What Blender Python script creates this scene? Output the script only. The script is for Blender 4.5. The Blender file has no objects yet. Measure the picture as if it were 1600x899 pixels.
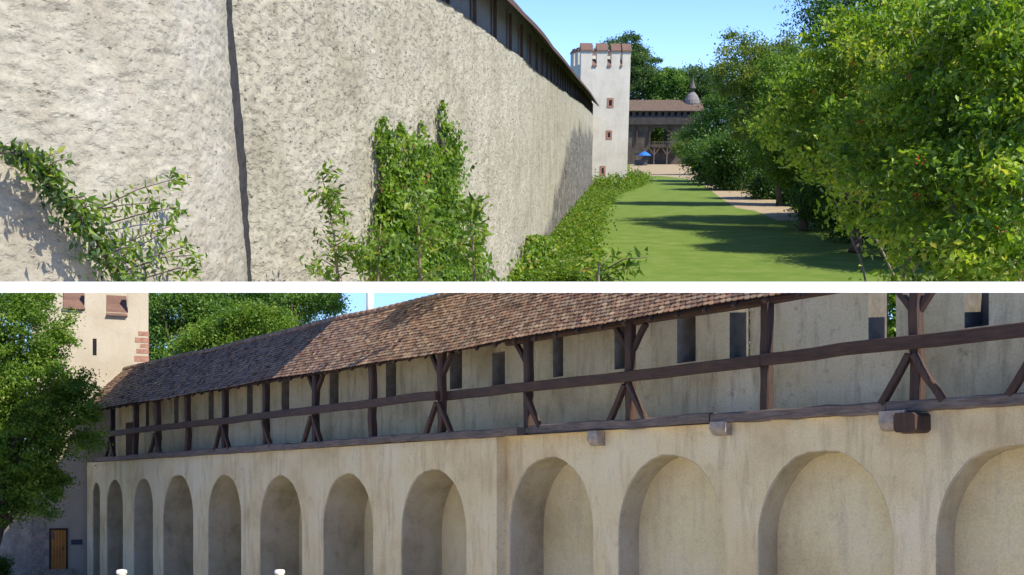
import bpy, bmesh, math, random
import numpy as np
from mathutils import Matrix, Vector

# ------------------------------------------------------------------ camera, sky, sun, exposure
F = 1700.0            # focal length in pixels of a 1600 px wide picture
YB, YA = 772.0, 225.0 # eye-level rows of the lower courtyard and of the upper lawn
T = math.atan((YB - YA) / F)
EYE = 4.3            # eye height over the lawn, in drawing units of the upper site
UA, UB = 1.6, .82    # metres per drawing unit of the upper and of the lower site
sc = bpy.context.scene
cam = bpy.data.objects.new('camera', bpy.data.cameras.new('camera'))
sc.collection.objects.link(cam); sc.camera = cam
cam.location = (0, 0, EYE * UA); cam.rotation_euler = (math.pi / 2 - T, 0, 0)
cam.data.sensor_width = 36; cam.data.lens = 36 * F / 1600
cam.data.shift_y = (YB - 449.5) / 1600
cam.data.clip_start = .1; cam.data.clip_end = 6000
SUN = Vector((.56, -.28, .78)).normalized()
world = bpy.data.worlds.new('World'); sc.world = world; world.use_nodes = True
wn = world.node_tree.nodes; bg = wn['Background']
sky = wn.new('ShaderNodeTexSky'); sky.sky_type = 'NISHITA'; sky.sun_disc = False
sky.sun_elevation = math.asin(SUN.z); sky.sun_rotation = math.atan2(SUN.x, SUN.y)
sky.air_density = .8; sky.dust_density = 0.; sky.ozone_density = 3.; sky.altitude = 1500
tint = wn.new('ShaderNodeMixRGB'); tint.blend_type = 'MULTIPLY'; tint.inputs[0].default_value = 1; tint.inputs[2].default_value = (.55, .645, .90, 1)
world.node_tree.links.new(sky.outputs[0], tint.inputs[1]); world.node_tree.links.new(tint.outputs[0], bg.inputs[0]); bg.inputs[1].default_value = .15
sl = bpy.data.lights.new('sun', 'SUN'); sl.energy = 3.4; sl.angle = math.radians(.5); sl.color = (1, .92, .79)
so = bpy.data.objects.new('sun', sl); sc.collection.objects.link(so)
so.rotation_euler = SUN.to_track_quat('Z', 'Y').to_euler()
sc.view_settings.view_transform = 'Standard'; sc.view_settings.look = 'None'
sc.view_settings.gamma = 1; sc.view_settings.use_curve_mapping = False
sc.view_settings.exposure = 1.07
sc.cycles.max_bounces = 7; sc.cycles.transparent_max_bounces = 6

# ------------------------------------------------------------------ frames and rays
FA = Matrix.Scale(UA, 4)
R3 = Matrix.Rotation(-T, 3, 'X')
FB = Matrix.Translation((0, 0, EYE * UA)) @ R3.to_4x4() @ Matrix.Scale(UB, 4)
FB_inv = FB.inverted()
def dir_b(px, py): return Vector(((px - 800) / F, 1, (YB - py) / F))
def dir_a(px, py): return R3 @ dir_b(px, py)
def at_a(px, py, D):
    d = dir_a(px, py); return Vector((0, 0, EYE)) + d * (D / d.y)
def ground_a(px, py, z=0.):
    d = dir_a(px, py); return Vector((0, 0, EYE)) + d * ((z - EYE) / d.z)
def slope_a(px, py): d = dir_a(px, py); return d.x / d.y
def at_b(px, py, D): return dir_b(px, py) * D
# the sill between the upper site and the lower site
SILL = (YB - 449) / F
PN = R3 @ Vector((0, -SILL, 1)).normalized()      # points to the upper site
PC = Vector((0, 0, EYE * UA))
pn = np.array(PN); pc = np.array(PC)

# ------------------------------------------------------------------ mesh helpers
class Geo:
    def __init__(s): s.v = []; s.f = []; s.a = []
    def add(s, V, Fs, a=None):
        k = len(s.v); s.v += [tuple(p) for p in V]; s.f += [tuple(i + k for i in f) for f in Fs]
        s.a += [a if a is not None else random.random()] * len(V); return s
    def box(s, x0, x1, y0, y1, z0, z1, a=None):
        V = [(x0,y0,z0),(x1,y0,z0),(x1,y1,z0),(x0,y1,z0),(x0,y0,z1),(x1,y0,z1),(x1,y1,z1),(x0,y1,z1)]
        return s.add(V, [(0,3,2,1),(4,5,6,7),(0,1,5,4),(1,2,6,5),(2,3,7,6),(3,0,4,7)], a)
    def bar(s, p, q, w, h, up=(0,0,1), a=None, jit=0.):
        p, q = Vector(p), Vector(q); d = (q - p); L = d.length; d.normalize()
        if abs(d.dot(Vector(up))) > .98: up = (0, 1, 0)
        x = d.cross(Vector(up)).normalized(); y = x.cross(d).normalized(); V = []
        for t in (0, 1):
            c = p + d * L * t
            for i, j in ((-1,-1),(1,-1),(1,1),(-1,1)):
                V.append(c + x * (w / 2 * i + random.uniform(-jit, jit)) + y * (h / 2 * j + random.uniform(-jit, jit)))
        return s.add(V, [(0,3,2,1),(4,5,6,7),(0,1,5,4),(1,2,6,5),(2,3,7,6),(3,0,4,7)], a)
    def beam(s, p, q, w, h, up=(0,0,1), n=8, jit=.012):      # hewn timber: a bar of several slightly uneven rings
        p, q = Vector(p), Vector(q); d = (q - p); L = d.length; d.normalize()
        x = d.cross(Vector(up)).normalized(); y = x.cross(d).normalized(); V = []; Fs = []
        c_ = min(w, h) * .14
        prof = [(-w/2+c_,-h/2),(w/2-c_,-h/2),(w/2,-h/2+c_),(w/2,h/2-c_),(w/2-c_,h/2),(-w/2+c_,h/2),(-w/2,h/2-c_),(-w/2,-h/2+c_)]
        ox = oy = 0
        for k in range(n + 1):
            ox = ox * .7 + random.gauss(0, jit); oy = oy * .7 + random.gauss(0, jit)
            c = p + d * L * k / n
            for a, b in prof: V.append(c + x * (a + ox + random.gauss(0, jit*.3)) + y * (b + oy + random.gauss(0, jit*.3)))
        for k in range(n):
            for i in range(8):
                j = (i + 1) % 8; Fs.append((k*8+i, k*8+j, k*8+8+j, k*8+8+i))
        Fs.append(tuple(range(7, -1, -1))); Fs.append(tuple(n*8+i for i in range(8)))
        return s.add(V, Fs)
    def tube(s, pts, rad, n=7, cap=True, a=None):
        pts = [Vector(p) for p in pts]; V = []; Fs = []
        ref = Vector((.31, .17, .93))
        for k, p in enumerate(pts):
            d = (pts[min(k+1, len(pts)-1)] - pts[max(k-1, 0)]).normalized()
            x = d.cross(ref)
            if x.length < .1: x = d.cross(Vector((1, 0, 0)))
            x.normalize(); y = d.cross(x)
            r = rad[k] if hasattr(rad, '__len__') else rad
            for i in range(n):
                t = 2 * math.pi * i / n; V.append(p + (x * math.cos(t) + y * math.sin(t)) * r)
        for k in range(len(pts) - 1):
            for i in range(n):
                j = (i + 1) % n; Fs.append((k*n+i, k*n+j, k*n+n+j, k*n+n+i))
        if cap: Fs.append(tuple(range(n-1, -1, -1))); Fs.append(tuple((len(pts)-1)*n + i for i in range(n)))
        return s.add(V, Fs, a)
    def lathe(s, c, prof, n=20, a=None, t0=0., t1=2*math.pi):
        V = []; Fs = []; full = abs(t1 - t0 - 2*math.pi) < 1e-6; m = n if full else n + 1
        for r, z in prof:
            for i in range(m):
                t = t0 + (t1 - t0) * i / n; V.append((c[0] + r*math.cos(t), c[1] + r*math.sin(t), c[2] + z))
        for k in range(len(prof) - 1):
            for i in range(n):
                j = (i + 1) % m; Fs.append((k*m+i, k*m+j, (k+1)*m+j, (k+1)*m+i))
        return s.add(V, Fs, a)
    def grid(s, P, a=None):       # P [rows][cols] of points
        R_, C_ = len(P), len(P[0]); V = [p for r in P for p in r]
        return s.add(V, [(i*C_+j, i*C_+j+1, (i+1)*C_+j+1, (i+1)*C_+j) for i in range(R_-1) for j in range(C_-1)], a)

ROOTM = {}
def link(name, me, mat, root, frame, M):
    o = bpy.data.objects.new(name, me); sc.collection.objects.link(o)
    if mat: me.materials.append(mat)
    if root is not None: o.parent = root
    else: o.matrix_world = M
    return o
def mk(name, g, mat, root=None, frame=FA, loc=(0,0,0), rz=0, local=False, clip=0, smooth=False):
    """g: Geo. Vertices are in frame coordinates (or in the root's own if local). clip +1 keeps the upper site, -1 the lower."""
    M = Matrix(ROOTM[root.name]) if root is not None else frame @ Matrix.Translation(loc) @ Matrix.Rotation(rz, 4, 'Z')
    V = np.array(g.v, dtype=float).reshape(-1, 3)
    if not local:
        W = np.array(M.inverted() @ frame); V = V @ W[:3, :3].T + W[:3, 3]
    me = bpy.data.meshes.new(name); me.from_pydata(V.tolist(), [], g.f)
    at = me.attributes.new('rnd', 'FLOAT', 'POINT'); at.data.foreach_set('value', np.array(g.a, dtype=np.float32))
    if clip:
        Wm = np.array(M); WV = V @ Wm[:3, :3].T + Wm[:3, 3]
        if (((WV - pc) @ pn) * clip < 0).any():
            bm = bmesh.new(); bm.from_mesh(me); Mi = M.inverted()
            co = Mi @ PC; no = (M.to_3x3().transposed() @ PN).normalized()
            bmesh.ops.bisect_plane(bm, geom=bm.verts[:] + bm.edges[:] + bm.faces[:], plane_co=co, plane_no=no * (-clip), clear_outer=True)
            bm.to_mesh(me); bm.free()
    if smooth: me.polygons.foreach_set('use_smooth', [True] * len(me.polygons))
    me.update()
    return link(name, me, mat, root, frame, M)
def thing(name, label, cat, frame=FA, loc=(0,0,0), rz=0, group=None):
    o = bpy.data.objects.new(name, None); sc.collection.objects.link(o)
    o.empty_display_size = .3
    M = frame @ Matrix.Translation(loc) @ Matrix.Rotation(rz, 4, 'Z'); o.matrix_world = M
    ROOTM[o.name] = M
    return tag(o, label, cat, group)
def sub(o):                                   # lets a part carry sub-parts
    ROOTM[o.name] = Matrix(ROOTM[o.parent.name]); return o
def tag(o, label=None, cat=None, group=None, kind=None):
    if label: o['label'] = label
    if cat: o['category'] = cat
    if group: o['group'] = group
    if kind: o['kind'] = kind
    return o

# vectorised value noise
def vnoise(P, seed=0):
    I = np.floor(P).astype(np.int64); f = P - I; f = f * f * (3 - 2 * f)
    def h(i, j, k):
        n = (i * 374761393 + j * 668265263 + k * 2147483647 + seed * 974634777) & 0xffffffff
        n = ((n ^ (n >> 13)) * 1274126177) & 0xffffffff; n = (n ^ (n >> 16)) & 0xffffffff
        return n / 4294967295.0
    r = 0
    for a in (0, 1):
        for b in (0, 1):
            for c in (0, 1):
                w = (f[:,0] if a else 1-f[:,0]) * (f[:,1] if b else 1-f[:,1]) * (f[:,2] if c else 1-f[:,2])
                r = r + w * h(I[:,0]+a, I[:,1]+b, I[:,2]+c)
    return r * 2 - 1
def fbm(P, octs=4, seed=0):
    r = 0; a = 1.
    for o in range(octs): r = r + a * vnoise(P * 2**o, seed + o); a *= .5
    return r

# ------------------------------------------------------------------ materials
def ramp(nt, fac, stops):
    r = nt.nodes.new('ShaderNodeValToRGB'); e = r.color_ramp.elements
    while len(e) < len(stops): e.new(.5)
    for k, (p, c) in enumerate(stops): e[k].position = p; e[k].color = (*c, 1)
    nt.links.new(fac, r.inputs[0]); return r.outputs[0]
def base_mat(name):
    m = bpy.data.materials.new(name); m.use_nodes = True; nt = m.node_tree
    return m, nt, nt.nodes['Principled BSDF'], nt.nodes['Material Output']
def coords(nt, scale=(1,1,1)):
    tc = nt.nodes.new('ShaderNodeTexCoord'); mp = nt.nodes.new('ShaderNodeMapping')
    mp.inputs['Scale'].default_value = scale; nt.links.new(tc.outputs['Object'], mp.inputs[0]); return mp.outputs[0]
def noise(nt, vec, scale, detail=5, rough=.6, dist=0.):
    n = nt.nodes.new('ShaderNodeTexNoise'); n.inputs['Scale'].default_value = scale
    n.inputs['Detail'].default_value = detail; n.inputs['Roughness'].default_value = rough; n.inputs['Distortion'].default_value = dist
    nt.links.new(vec, n.inputs['Vector']); return n.outputs['Fac']
def math_(nt, op, a, b=None):
    n = nt.nodes.new('ShaderNodeMath'); n.operation = op
    for k, v in ((0, a), (1, b)):
        if v is None: continue
        if isinstance(v, (int, float)): n.inputs[k].default_value = v
        else: nt.links.new(v, n.inputs[k])
    return n.outputs[0]
def mixc(nt, fac, a, b, mode='MIX'):
    n = nt.nodes.new('ShaderNodeMixRGB'); n.blend_type = mode
    for k, v in ((0, fac), (1, a), (2, b)):
        if isinstance(v, (int, float)): n.inputs[k].default_value = v
        elif isinstance(v, tuple): n.inputs[k].default_value = (*v, 1)
        else: nt.links.new(v, n.inputs[k])
    return n.outputs[0]
def bump(nt, h, strength, dist, prev=None):
    b = nt.nodes.new('ShaderNodeBump'); b.inputs['Strength'].default_value = strength; b.inputs['Distance'].default_value = dist
    nt.links.new(h, b.inputs['Height'])
    if prev is not None: nt.links.new(prev, b.inputs['Normal'])
    return b.outputs[0]
def attr(nt, name='rnd'):
    a = nt.nodes.new('ShaderNodeAttribute'); a.attribute_name = name; return a.outputs['Fac']

def plaster(name, cols, stain, stain_amt=.5, bs=(.6, .05), fine=30, big=.8, streak=.3, chips=0.):
    m, nt, p, out = base_mat(name)
    v = coords(nt); n1 = noise(nt, v, big, 6, .62); n2 = noise(nt, v, fine, 4, .7)
    col = ramp(nt, n1, [(.32, cols[0]), (.5, cols[1]), (.68, cols[2])])
    vs = coords(nt, (2.2, 2.2, .35)); n3 = noise(nt, vs, 1.3, 6, .68)
    col = mixc(nt, math_(nt, 'MULTIPLY', ramp(nt, n3, [(.5, (0,0,0)), (.72, (1,1,1))]), streak), col, stain)
    n4 = noise(nt, v, 2.6, 7, .75)
    col = mixc(nt, math_(nt, 'MULTIPLY', ramp(nt, n4, [(.56, (0,0,0)), (.72, (1,1,1))]), stain_amt), col, stain)
    col = mixc(nt, .55, col, ramp(nt, n2, [(.25, (.62,.62,.62)), (.6, (1.05,1.05,1.05))]), 'MULTIPLY')
    nt.links.new(col, p.inputs['Base Color']); p.inputs['Roughness'].default_value = .93
    p.inputs['Specular IOR Level'].default_value = .15
    b = bump(nt, noise(nt, v, 5, 6, .7), bs[0], bs[1])
    b = bump(nt, n2, bs[0] * .8, bs[1] * .3, b)
    if chips:
        n5 = noise(nt, coords(nt, (.9, .9, 1.8)), 7, 7, .62)
        b = bump(nt, ramp(nt, n5, [(.30, (0,0,0)), (.47, (.85,.85,.85)), (.75, (1,1,1))]), chips, .06, b)
        vo = nt.nodes.new('ShaderNodeTexVoronoi'); vo.inputs['Scale'].default_value = 5.5; vo.inputs['Randomness'].default_value = 1
        nt.links.new(coords(nt, (1, 1, 1.5)), vo.inputs['Vector'])
        pit = ramp(nt, math_(nt, 'ADD', vo.outputs['Distance'], math_(nt, 'MULTIPLY', n5, .5)), [(.30, (0,0,0)), (.40, (1,1,1))])
        b = bump(nt, pit, chips, .05, b)
        nt.links.new(mixc(nt, math_(nt, 'MULTIPLY', math_(nt, 'SUBTRACT', 1., pit), .5), col, stain), p.inputs['Base Color'])
    nt.links.new(b, p.inputs['Normal']); return m
def simple(name, col, rough=.8, var=.25, scale=6, metal=0, stretch=(1,1,1), bm=.3, bd=.01):
    m, nt, p, out = base_mat(name); v = coords(nt, stretch); n = noise(nt, v, scale, 6, .65)
    lo = tuple(c * (1 - var) for c in col); hi = tuple(min(1, c * (1 + var)) for c in col)
    nt.links.new(ramp(nt, n, [(.3, lo), (.7, hi)]), p.inputs['Base Color'])
    p.inputs['Roughness'].default_value = rough; p.inputs['Metallic'].default_value = metal
    p.inputs['Specular IOR Level'].default_value = .3
    if bm: nt.links.new(bump(nt, n, bm, bd), p.inputs['Normal'])
    return m
def wood(name, dark, light, ax='z'):
    m, nt, p, out = base_mat(name)
    st = {'z': (9, 9, .8), 'x': (.8, 9, 9)}[ax]
    n = noise(nt, coords(nt, st), 2.2, 7, .7, .6); n2 = noise(nt, coords(nt), 1.1, 4)
    c = ramp(nt, n, [(.3, dark), (.72, light)])
    c = mixc(nt, .6, c, ramp(nt, n2, [(.3, (.5,.5,.5)), (.7, (1.3,1.25,1.2))]), 'MULTIPLY')
    c = mixc(nt, .5, c, ramp(nt, attr(nt), [(0, (.6,.6,.6)), (1, (1.25,1.2,1.2))]), 'MULTIPLY')
    nt.links.new(c, p.inputs['Base Color']); p.inputs['Roughness'].default_value = .75
    nt.links.new(bump(nt, n, .6, .012), p.inputs['Normal']); return m
def tile_mat(name, stops):
    m, nt, p, out = base_mat(name)
    c = ramp(nt, attr(nt), stops)
    c = mixc(nt, .7, c, ramp(nt, noise(nt, coords(nt), 1.3, 7, .7), [(.3, (.55,.55,.58)), (.7, (1.2,1.15,1.1))]), 'MULTIPLY')
    li = noise(nt, coords(nt), 9, 5, .7)
    c = mixc(nt, ramp(nt, li, [(.6, (0,0,0)), (.72, (.55,.55,.55))]), c, (.30, .26, .12))
    nt.links.new(c, p.inputs['Base Color']); p.inputs['Roughness'].default_value = .8
    nt.links.new(bump(nt, noise(nt, coords(nt), 40, 4), .5, .006), p.inputs['Normal']); return m
def leaf(name, stops, trans=.42, rough=.45):
    m, nt, p, out = base_mat(name)
    c = ramp(nt, attr(nt), stops)
    nt.links.new(c, p.inputs['Base Color']); p.inputs['Roughness'].default_value = rough
    p.inputs['Specular IOR Level'].default_value = .4
    t = nt.nodes.new('ShaderNodeBsdfTranslucent')
    nt.links.new(mixc(nt, 1., c, (1.5, 1.5, .6), 'MULTIPLY'), t.inputs[0])
    mx = nt.nodes.new('ShaderNodeMixShader'); mx.inputs[0].default_value = trans
    nt.links.new(p.outputs[0], mx.inputs[1]); nt.links.new(t.outputs[0], mx.inputs[2]); nt.links.new(mx.outputs[0], out.inputs[0]); return m

M = {}
M['bastion'] = plaster('bastion_render', [(.33,.30,.23), (.41,.385,.30), (.455,.43,.35)], (.24,.17,.12), .4, (.75,.05), 24, .9, .2, .55)
M['rough'] = plaster('rough_cast', [(.40,.37,.30), (.50,.46,.38), (.54,.50,.42)], (.24,.19,.14), .45, (1.,.07), 22, .7, .2, .8)
M['tower_a'] = plaster('white_tower_render', [(.52,.48,.40), (.60,.56,.47), (.66,.62,.53)], (.34,.30,.25), .35, (.4,.03), 20, .5, .25)
M['arcade'] = plaster('arcade_render', [(.64,.49,.255), (.78,.64,.36), (.82,.71,.45)], (.36,.27,.15), .4, (.35,.02), 25, .45, .55)
M['niche'] = plaster('niche_render', [(.63,.51,.27), (.77,.65,.36), (.81,.71,.44)], (.34,.29,.22), .35, (.3,.02), 25, .5, .3)
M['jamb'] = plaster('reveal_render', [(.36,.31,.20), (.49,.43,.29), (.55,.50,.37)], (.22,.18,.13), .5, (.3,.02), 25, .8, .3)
M['parapet'] = plaster('parapet_render', [(.52,.42,.225), (.69,.58,.335), (.76,.66,.42)], (.20,.15,.09), .6, (.4,.03), 18, .5, .6)
M['tower_b'] = plaster('cream_tower_render', [(.43,.375,.28), (.50,.445,.345), (.54,.49,.39)], (.40,.33,.24), .3, (.4,.03), 22, .4, .3)
M['rubble'] = plaster('rubble_stone', [(.30,.26,.20), (.42,.36,.27), (.50,.44,.34)], (.16,.14,.11), .6, (.8,.06), 14, 1.6, .4, .5)
M['oldstone'] = plaster('old_dark_stone', [(.06,.05,.04), (.10,.08,.06), (.15,.125,.095)], (.07,.065,.06), .6, (.6,.05), 8, .5, .4)
M['redstone'] = simple('red_sandstone', (.33,.18,.13), .9, .3, 5)
M['stone'] = simple('grey_stone', (.34,.29,.23), .9, .35, 7, bm=.7, bd=.03)
M['wood'] = wood('dark_timber', (.026,.015,.009), (.10,.052,.030), 'z')
M['woodx'] = wood('dark_rail_timber', (.026,.015,.009), (.11,.056,.032), 'x')
M['oldbeam'] = wood('weathered_beam', (.06,.045,.035), (.24,.19,.15), 'x')
M['greywood'] = wood('grey_boards', (.05,.045,.04), (.17,.15,.13), 'z')
M['tile'] = tile_mat('roof_tiles', [(0, (.13,.075,.048)), (.25, (.21,.12,.072)), (.5, (.28,.165,.095)), (.72, (.32,.215,.13)), (.9, (.25,.185,.13)), (1, (.38,.27,.16))])
M['tile_far'] = simple('old_tiles', (.15,.105,.075), .9, .4, 3)
M['tile_cap'] = tile_mat('cap_tiles', [(0, (.12,.07,.055)), (.5, (.17,.095,.07)), (1, (.24,.14,.10))])
M['dark'] = simple('dark_void', (.012,.012,.014), .9, .2, 3, bm=0)
M['white'] = simple('plain_white', (.86,.86,.85), .6, .01, 3, bm=0)
M['blue'] = simple('blue_canvas', (.03,.16,.50), .7, .15, 3)
M['door'] = wood('orange_door_wood', (.50,.19,.03), (.75,.33,.06), 'z')
M['plaque'] = simple('plaque_enamel', (.035,.045,.08), .4, .1, 3, bm=0)
M['metal'] = simple('dark_metal', (.04,.04,.04), .5, .2, 5, metal=.6)
M['cream'] = simple('cream_glass', (.78,.66,.42), .4, .1, 3, bm=0)
M['bark'] = wood('bark', (.045,.033,.025), (.16,.12,.09), 'z')
M['twig'] = wood('pale_twig', (.20,.15,.09), (.40,.32,.20), 'z')
M['berry'] = simple('red_berry', (.48,.055,.02), .4, .3, 30, bm=0)
M['l_bright'] = leaf('bright_leaves', [(0, (0.060,0.127,0.014)), (.45, (0.125,0.235,0.025)), (.85, (0.212,0.326,0.040)), (1, (0.370,0.399,0.081))])
M['l_shrub'] = leaf('shrub_leaves', [(0, (0.046,0.104,0.009)), (.4, (0.132,0.243,0.018)), (.8, (0.278,0.403,0.034)), (.975, (0.494,0.500,0.082)), (1, (0.456,0.432,0.081))])
M['l_ivy'] = leaf('ivy_leaves', [(0, (0.047,0.107,0.009)), (.45, (0.113,0.208,0.017)), (.85, (0.192,0.303,0.028)), (.97, (0.290,0.333,0.055)), (1, (0.317,0.166,0.055))])
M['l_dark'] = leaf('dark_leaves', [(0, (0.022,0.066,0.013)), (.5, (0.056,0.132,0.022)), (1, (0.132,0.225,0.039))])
M['l_olive'] = leaf('olive_leaves', [(0, (0.051,0.100,0.014)), (.5, (0.122,0.194,0.029)), (1, (0.286,0.329,0.072))])
M['l_blue'] = leaf('bluish_leaves', [(0, (.030,.075,.022)), (.5, (.070,.135,.04)), (1, (.125,.20,.06))])
M['l_purple'] = leaf('purple_leaves', [(0, (.020,.008,.010)), (1, (.075,.028,.035))])
M['l_maple'] = leaf('courtyard_tree_leaves', [(0, (0.037,0.100,0.018)), (.5, (0.100,0.206,0.035)), (1, (0.213,0.338,0.069))])

def ground_mat(name, stops, sc1=.5, fine=40, fine_amt=.5, b=.5, bd=.03):
    m, nt, p, out = base_mat(name); v = coords(nt)
    c = ramp(nt, noise(nt, v, sc1, 8, .65), stops)
    n2 = noise(nt, v, fine, 5, .75)
    c = mixc(nt, fine_amt, c, ramp(nt, n2, [(.3, (.55,.55,.5)), (.7, (1.25,1.25,1.2))]), 'MULTIPLY')
    nt.links.new(c, p.inputs['Base Color']); p.inputs['Roughness'].default_value = .95
    p.inputs['Specular IOR Level'].default_value = .1
    nt.links.new(bump(nt, n2, b, bd), p.inputs['Normal']); return m
M['lawn'] = ground_mat('lawn_grass', [(.28, (.095,.165,.026)), (.5, (.135,.205,.036)), (.66, (.175,.23,.055)), (.82, (.23,.24,.085))], .8, 22, .5, .8, .04)
M['path'] = ground_mat('sandy_path', [(.3, (.30,.23,.14)), (.7, (.42,.34,.22))], .8, 12, .4)
M['court'] = ground_mat('courtyard_gravel', [(.3, (.50,.43,.32)), (.7, (.60,.53,.41))], .8, 20, .3)

# ------------------------------------------------------------------ leaves and trees
def leaf_mesh(name, P, size, mat, root=None, frame=FA, clip=0, seed=0, out=None, up=.5, wid=.55, rnd=None, tag_kw=None, aim=None):
    """one small folded leaf per point; P in frame coordinates"""
    rg = np.random.default_rng(seed); P = np.asarray(P, float)
    size = size * frame.to_scale().x; Wf = np.array(frame); W = P @ Wf[:3, :3].T + Wf[:3, 3]
    if clip:
        k = ((W - pc) @ pn) * clip > .02 * (size if np.isscalar(size) else 1); W = W[k]
        if rnd is not None: rnd = rnd[k]
        if out is not None: out = out[k]
        if aim is not None: aim = aim[k]
    n = len(W)
    N = rg.normal(size=(n, 3)) * .75; N[:, 2] += up
    if out is not None: N += out @ Wf[:3, :3].T * .9
    N /= np.linalg.norm(N, axis=1)[:, None] + 1e-9
    D = rg.normal(size=(n, 3)); D[:, 2] -= .3
    if aim is not None: D = D * .45 + aim
    D -= (D * N).sum(1)[:, None] * N; D /= np.linalg.norm(D, axis=1)[:, None] + 1e-9
    S = np.cross(N, D); s = size * rg.uniform(.6, 1.3, n)[:, None]
    fold = rg.uniform(.05, .35, n)[:, None]
    V = np.empty((n, 4, 3))
    V[:, 0] = W - D * s * .5; V[:, 2] = W + D * s * .5 - N * s * .12
    V[:, 1] = W - D * s * .08 + S * s * wid * .5 + N * s * fold * .5; V[:, 3] = W - D * s * .08 - S * s * wid * .5 + N * s * fold * .5
    Mr = Matrix(ROOTM[root.name]) if root is not None else Matrix.Identity(4)
    Mi = np.array(Mr.inverted()); V = V.reshape(-1, 3) @ Mi[:3, :3].T + Mi[:3, 3]
    b = np.arange(n) * 4
    Fc = np.stack([b, b+1, b+2, b, b+2, b+3], 1).reshape(-1)
    me = bpy.data.meshes.new(name); me.vertices.add(n * 4); me.vertices.foreach_set('co', V.reshape(-1))
    me.loops.add(n * 6); me.loops.foreach_set('vertex_index', Fc)
    me.polygons.add(n * 2); me.polygons.foreach_set('loop_start', np.arange(n * 2) * 3)
    me.update(calc_edges=True)
    at = me.attributes.new('rnd', 'FLOAT', 'POINT')
    r = rg.uniform(0, 1, n) if rnd is None else np.clip(rnd + rg.normal(0, .16, n), 0, 1)
    at.data.foreach_set('value', np.repeat(r, 4).astype(np.float32))
    return link(name, me, mat, root, frame, Mr)

def crown_points(blobs, n_clumps, per, clump_r, seed, flat=.6, shell=.55):
    """clumps spread through the volume of the blobs, mostly towards their outside; every leaf lies in some clump"""
    rg = np.random.default_rng(seed); tot = sum(b[1][0] * b[1][1] * b[1][2] for b in blobs) if True else 1
    C_, P, Rn = [], [], []
    for c, r in blobs:
        k = max(3, int(n_clumps * (r[0]*r[1]*r[2]) / tot))
        d = rg.normal(size=(k, 3)); d /= np.linalg.norm(d, axis=1)[:, None]
        q = rg.uniform(shell**3, 1., k)[:, None] ** (1/3.) * rg.uniform(.82, 1.12, k)[:, None]
        C_.append(np.array(c) + d * q * np.array(r))
    C_ = np.concatenate(C_)
    for c in C_:
        m = int(per * rg.uniform(.5, 1.5)); cr = clump_r * rg.uniform(.6, 1.3)
        o = rg.normal(size=(m, 3)) * cr * np.array([.55, .55, .55 * flat])
        P.append(c + o); Rn.append(np.full(m, rg.uniform(.2, .8)))
    return C_, np.concatenate(P), np.concatenate(Rn)

def tree(name, label, cat, base, blobs, mat, leafsize, n_clumps, per, clump_r, seed, frame=FA, clip=0, trunk_r=.2, limbs=12, group=None, flat=.6, shell=.55, lean=(0,0), barkmat=None, crown_name='crown'):
    rg = random.Random(seed); random.seed(seed)
    root = thing(name, label, cat, frame, base, 0, group)
    C_, P, Rn = crown_points(blobs, n_clumps, per, clump_r, seed, flat, shell)
    g = Geo(); b = Vector(base); top = Vector(np.mean([np.array(x[0]) for x in blobs], axis=0).tolist())
    zmin = min(x[0][2] - x[1][2] for x in blobs); fork = b.lerp(top, .45)
    pts = [b.lerp(fork, t) + Vector((rg.uniform(-.1,.1), rg.uniform(-.1,.1), 0)) * (trunk_r * 2 if t else 0) for t in (0, .12, .4, .7, 1)]
    g.tube(pts, [trunk_r*1.5, trunk_r*1.1, trunk_r, trunk_r*.88, trunk_r*.8], 9)
    idx = list(range(len(C_))); rg.shuffle(idx)
    for i in idx[:limbs]:
        e = Vector(C_[i].tolist()); s0 = b.lerp(fork, rg.uniform(.6, 1.)); m1 = s0.lerp(e, .35) + Vector((rg.uniform(-.2,.2), rg.uniform(-.2,.2), .12)) * (e - s0).length * .4
        m2 = s0.lerp(e, .7) + Vector((rg.uniform(-.1,.1), rg.uniform(-.1,.1), .08)) * (e - s0).length * .3
        r = trunk_r * rg.uniform(.3, .6); g.tube([s0, m1, m2, e], [r, r*.7, r*.4, r*.12], 6)
    mk('trunk', g, barkmat or M['bark'], root, frame, clip=clip, smooth=True)
    leaf_mesh(crown_name, P, leafsize, mat, root, frame, clip, seed, rnd=Rn)
    return root, C_, P

# ================================================================== UPPER SITE: outer face of the town wall, lawn, trees
# plan of the wall: (D, X) knots; base seen at these places in the picture
wk = [tuple(ground_a(px, py)[:2]) for px, py in ((925, 291), (906, 317), (884, 345), (852, 390), (808, 441))]
wk = sorted((y, x) for x, y in wk)
near = [(17.2, slope_a(371, 300) * 17.2 - .05), (21., -3.05), (26., -1.75), (31., -.75)]
WD = np.array([k[0] for k in near] + [k[0] for k in wk if k[0] > 33]); WX = np.array([k[1] for k in near] + [k[1] for k in wk if k[0] > 33])
dd = np.linspace(WD[0], WD[-1], 400); xx = np.interp(dd, WD, WX)
ker = np.ones(41) / 41; xs = np.convolve(np.pad(xx, 20, mode='edge'), ker, 'valid'); w_ = np.minimum(1, np.minimum(np.arange(400), np.arange(400)[::-1]) / 25.)
xx = xx * (1 - w_) + xs * w_
def wallX(D): return float(np.interp(D, dd, xx))
msl = xx / dd
def D_at(px, py): return float(np.interp(slope_a(px, py), msl, dd))
def wall_hit(px, py):
    D = D_at(px, py); return at_a(px, py, D)
tops = [(700, 6), (742, 38), (790, 74), (840, 114), (880, 142), (910, 163)]
tk = sorted((D_at(a, b), at_a(a, b, D_at(a, b)).z) for a, b in tops)
TD = [WD[0]] + [k[0] for k in tk] + [WD[-1] + 5]; TZ = [tk[0][1] - .2] + [k[1] for k in tk] + [tk[-1][1]]
def topZ(D): return float(np.interp(D, TD, TZ))

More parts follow.
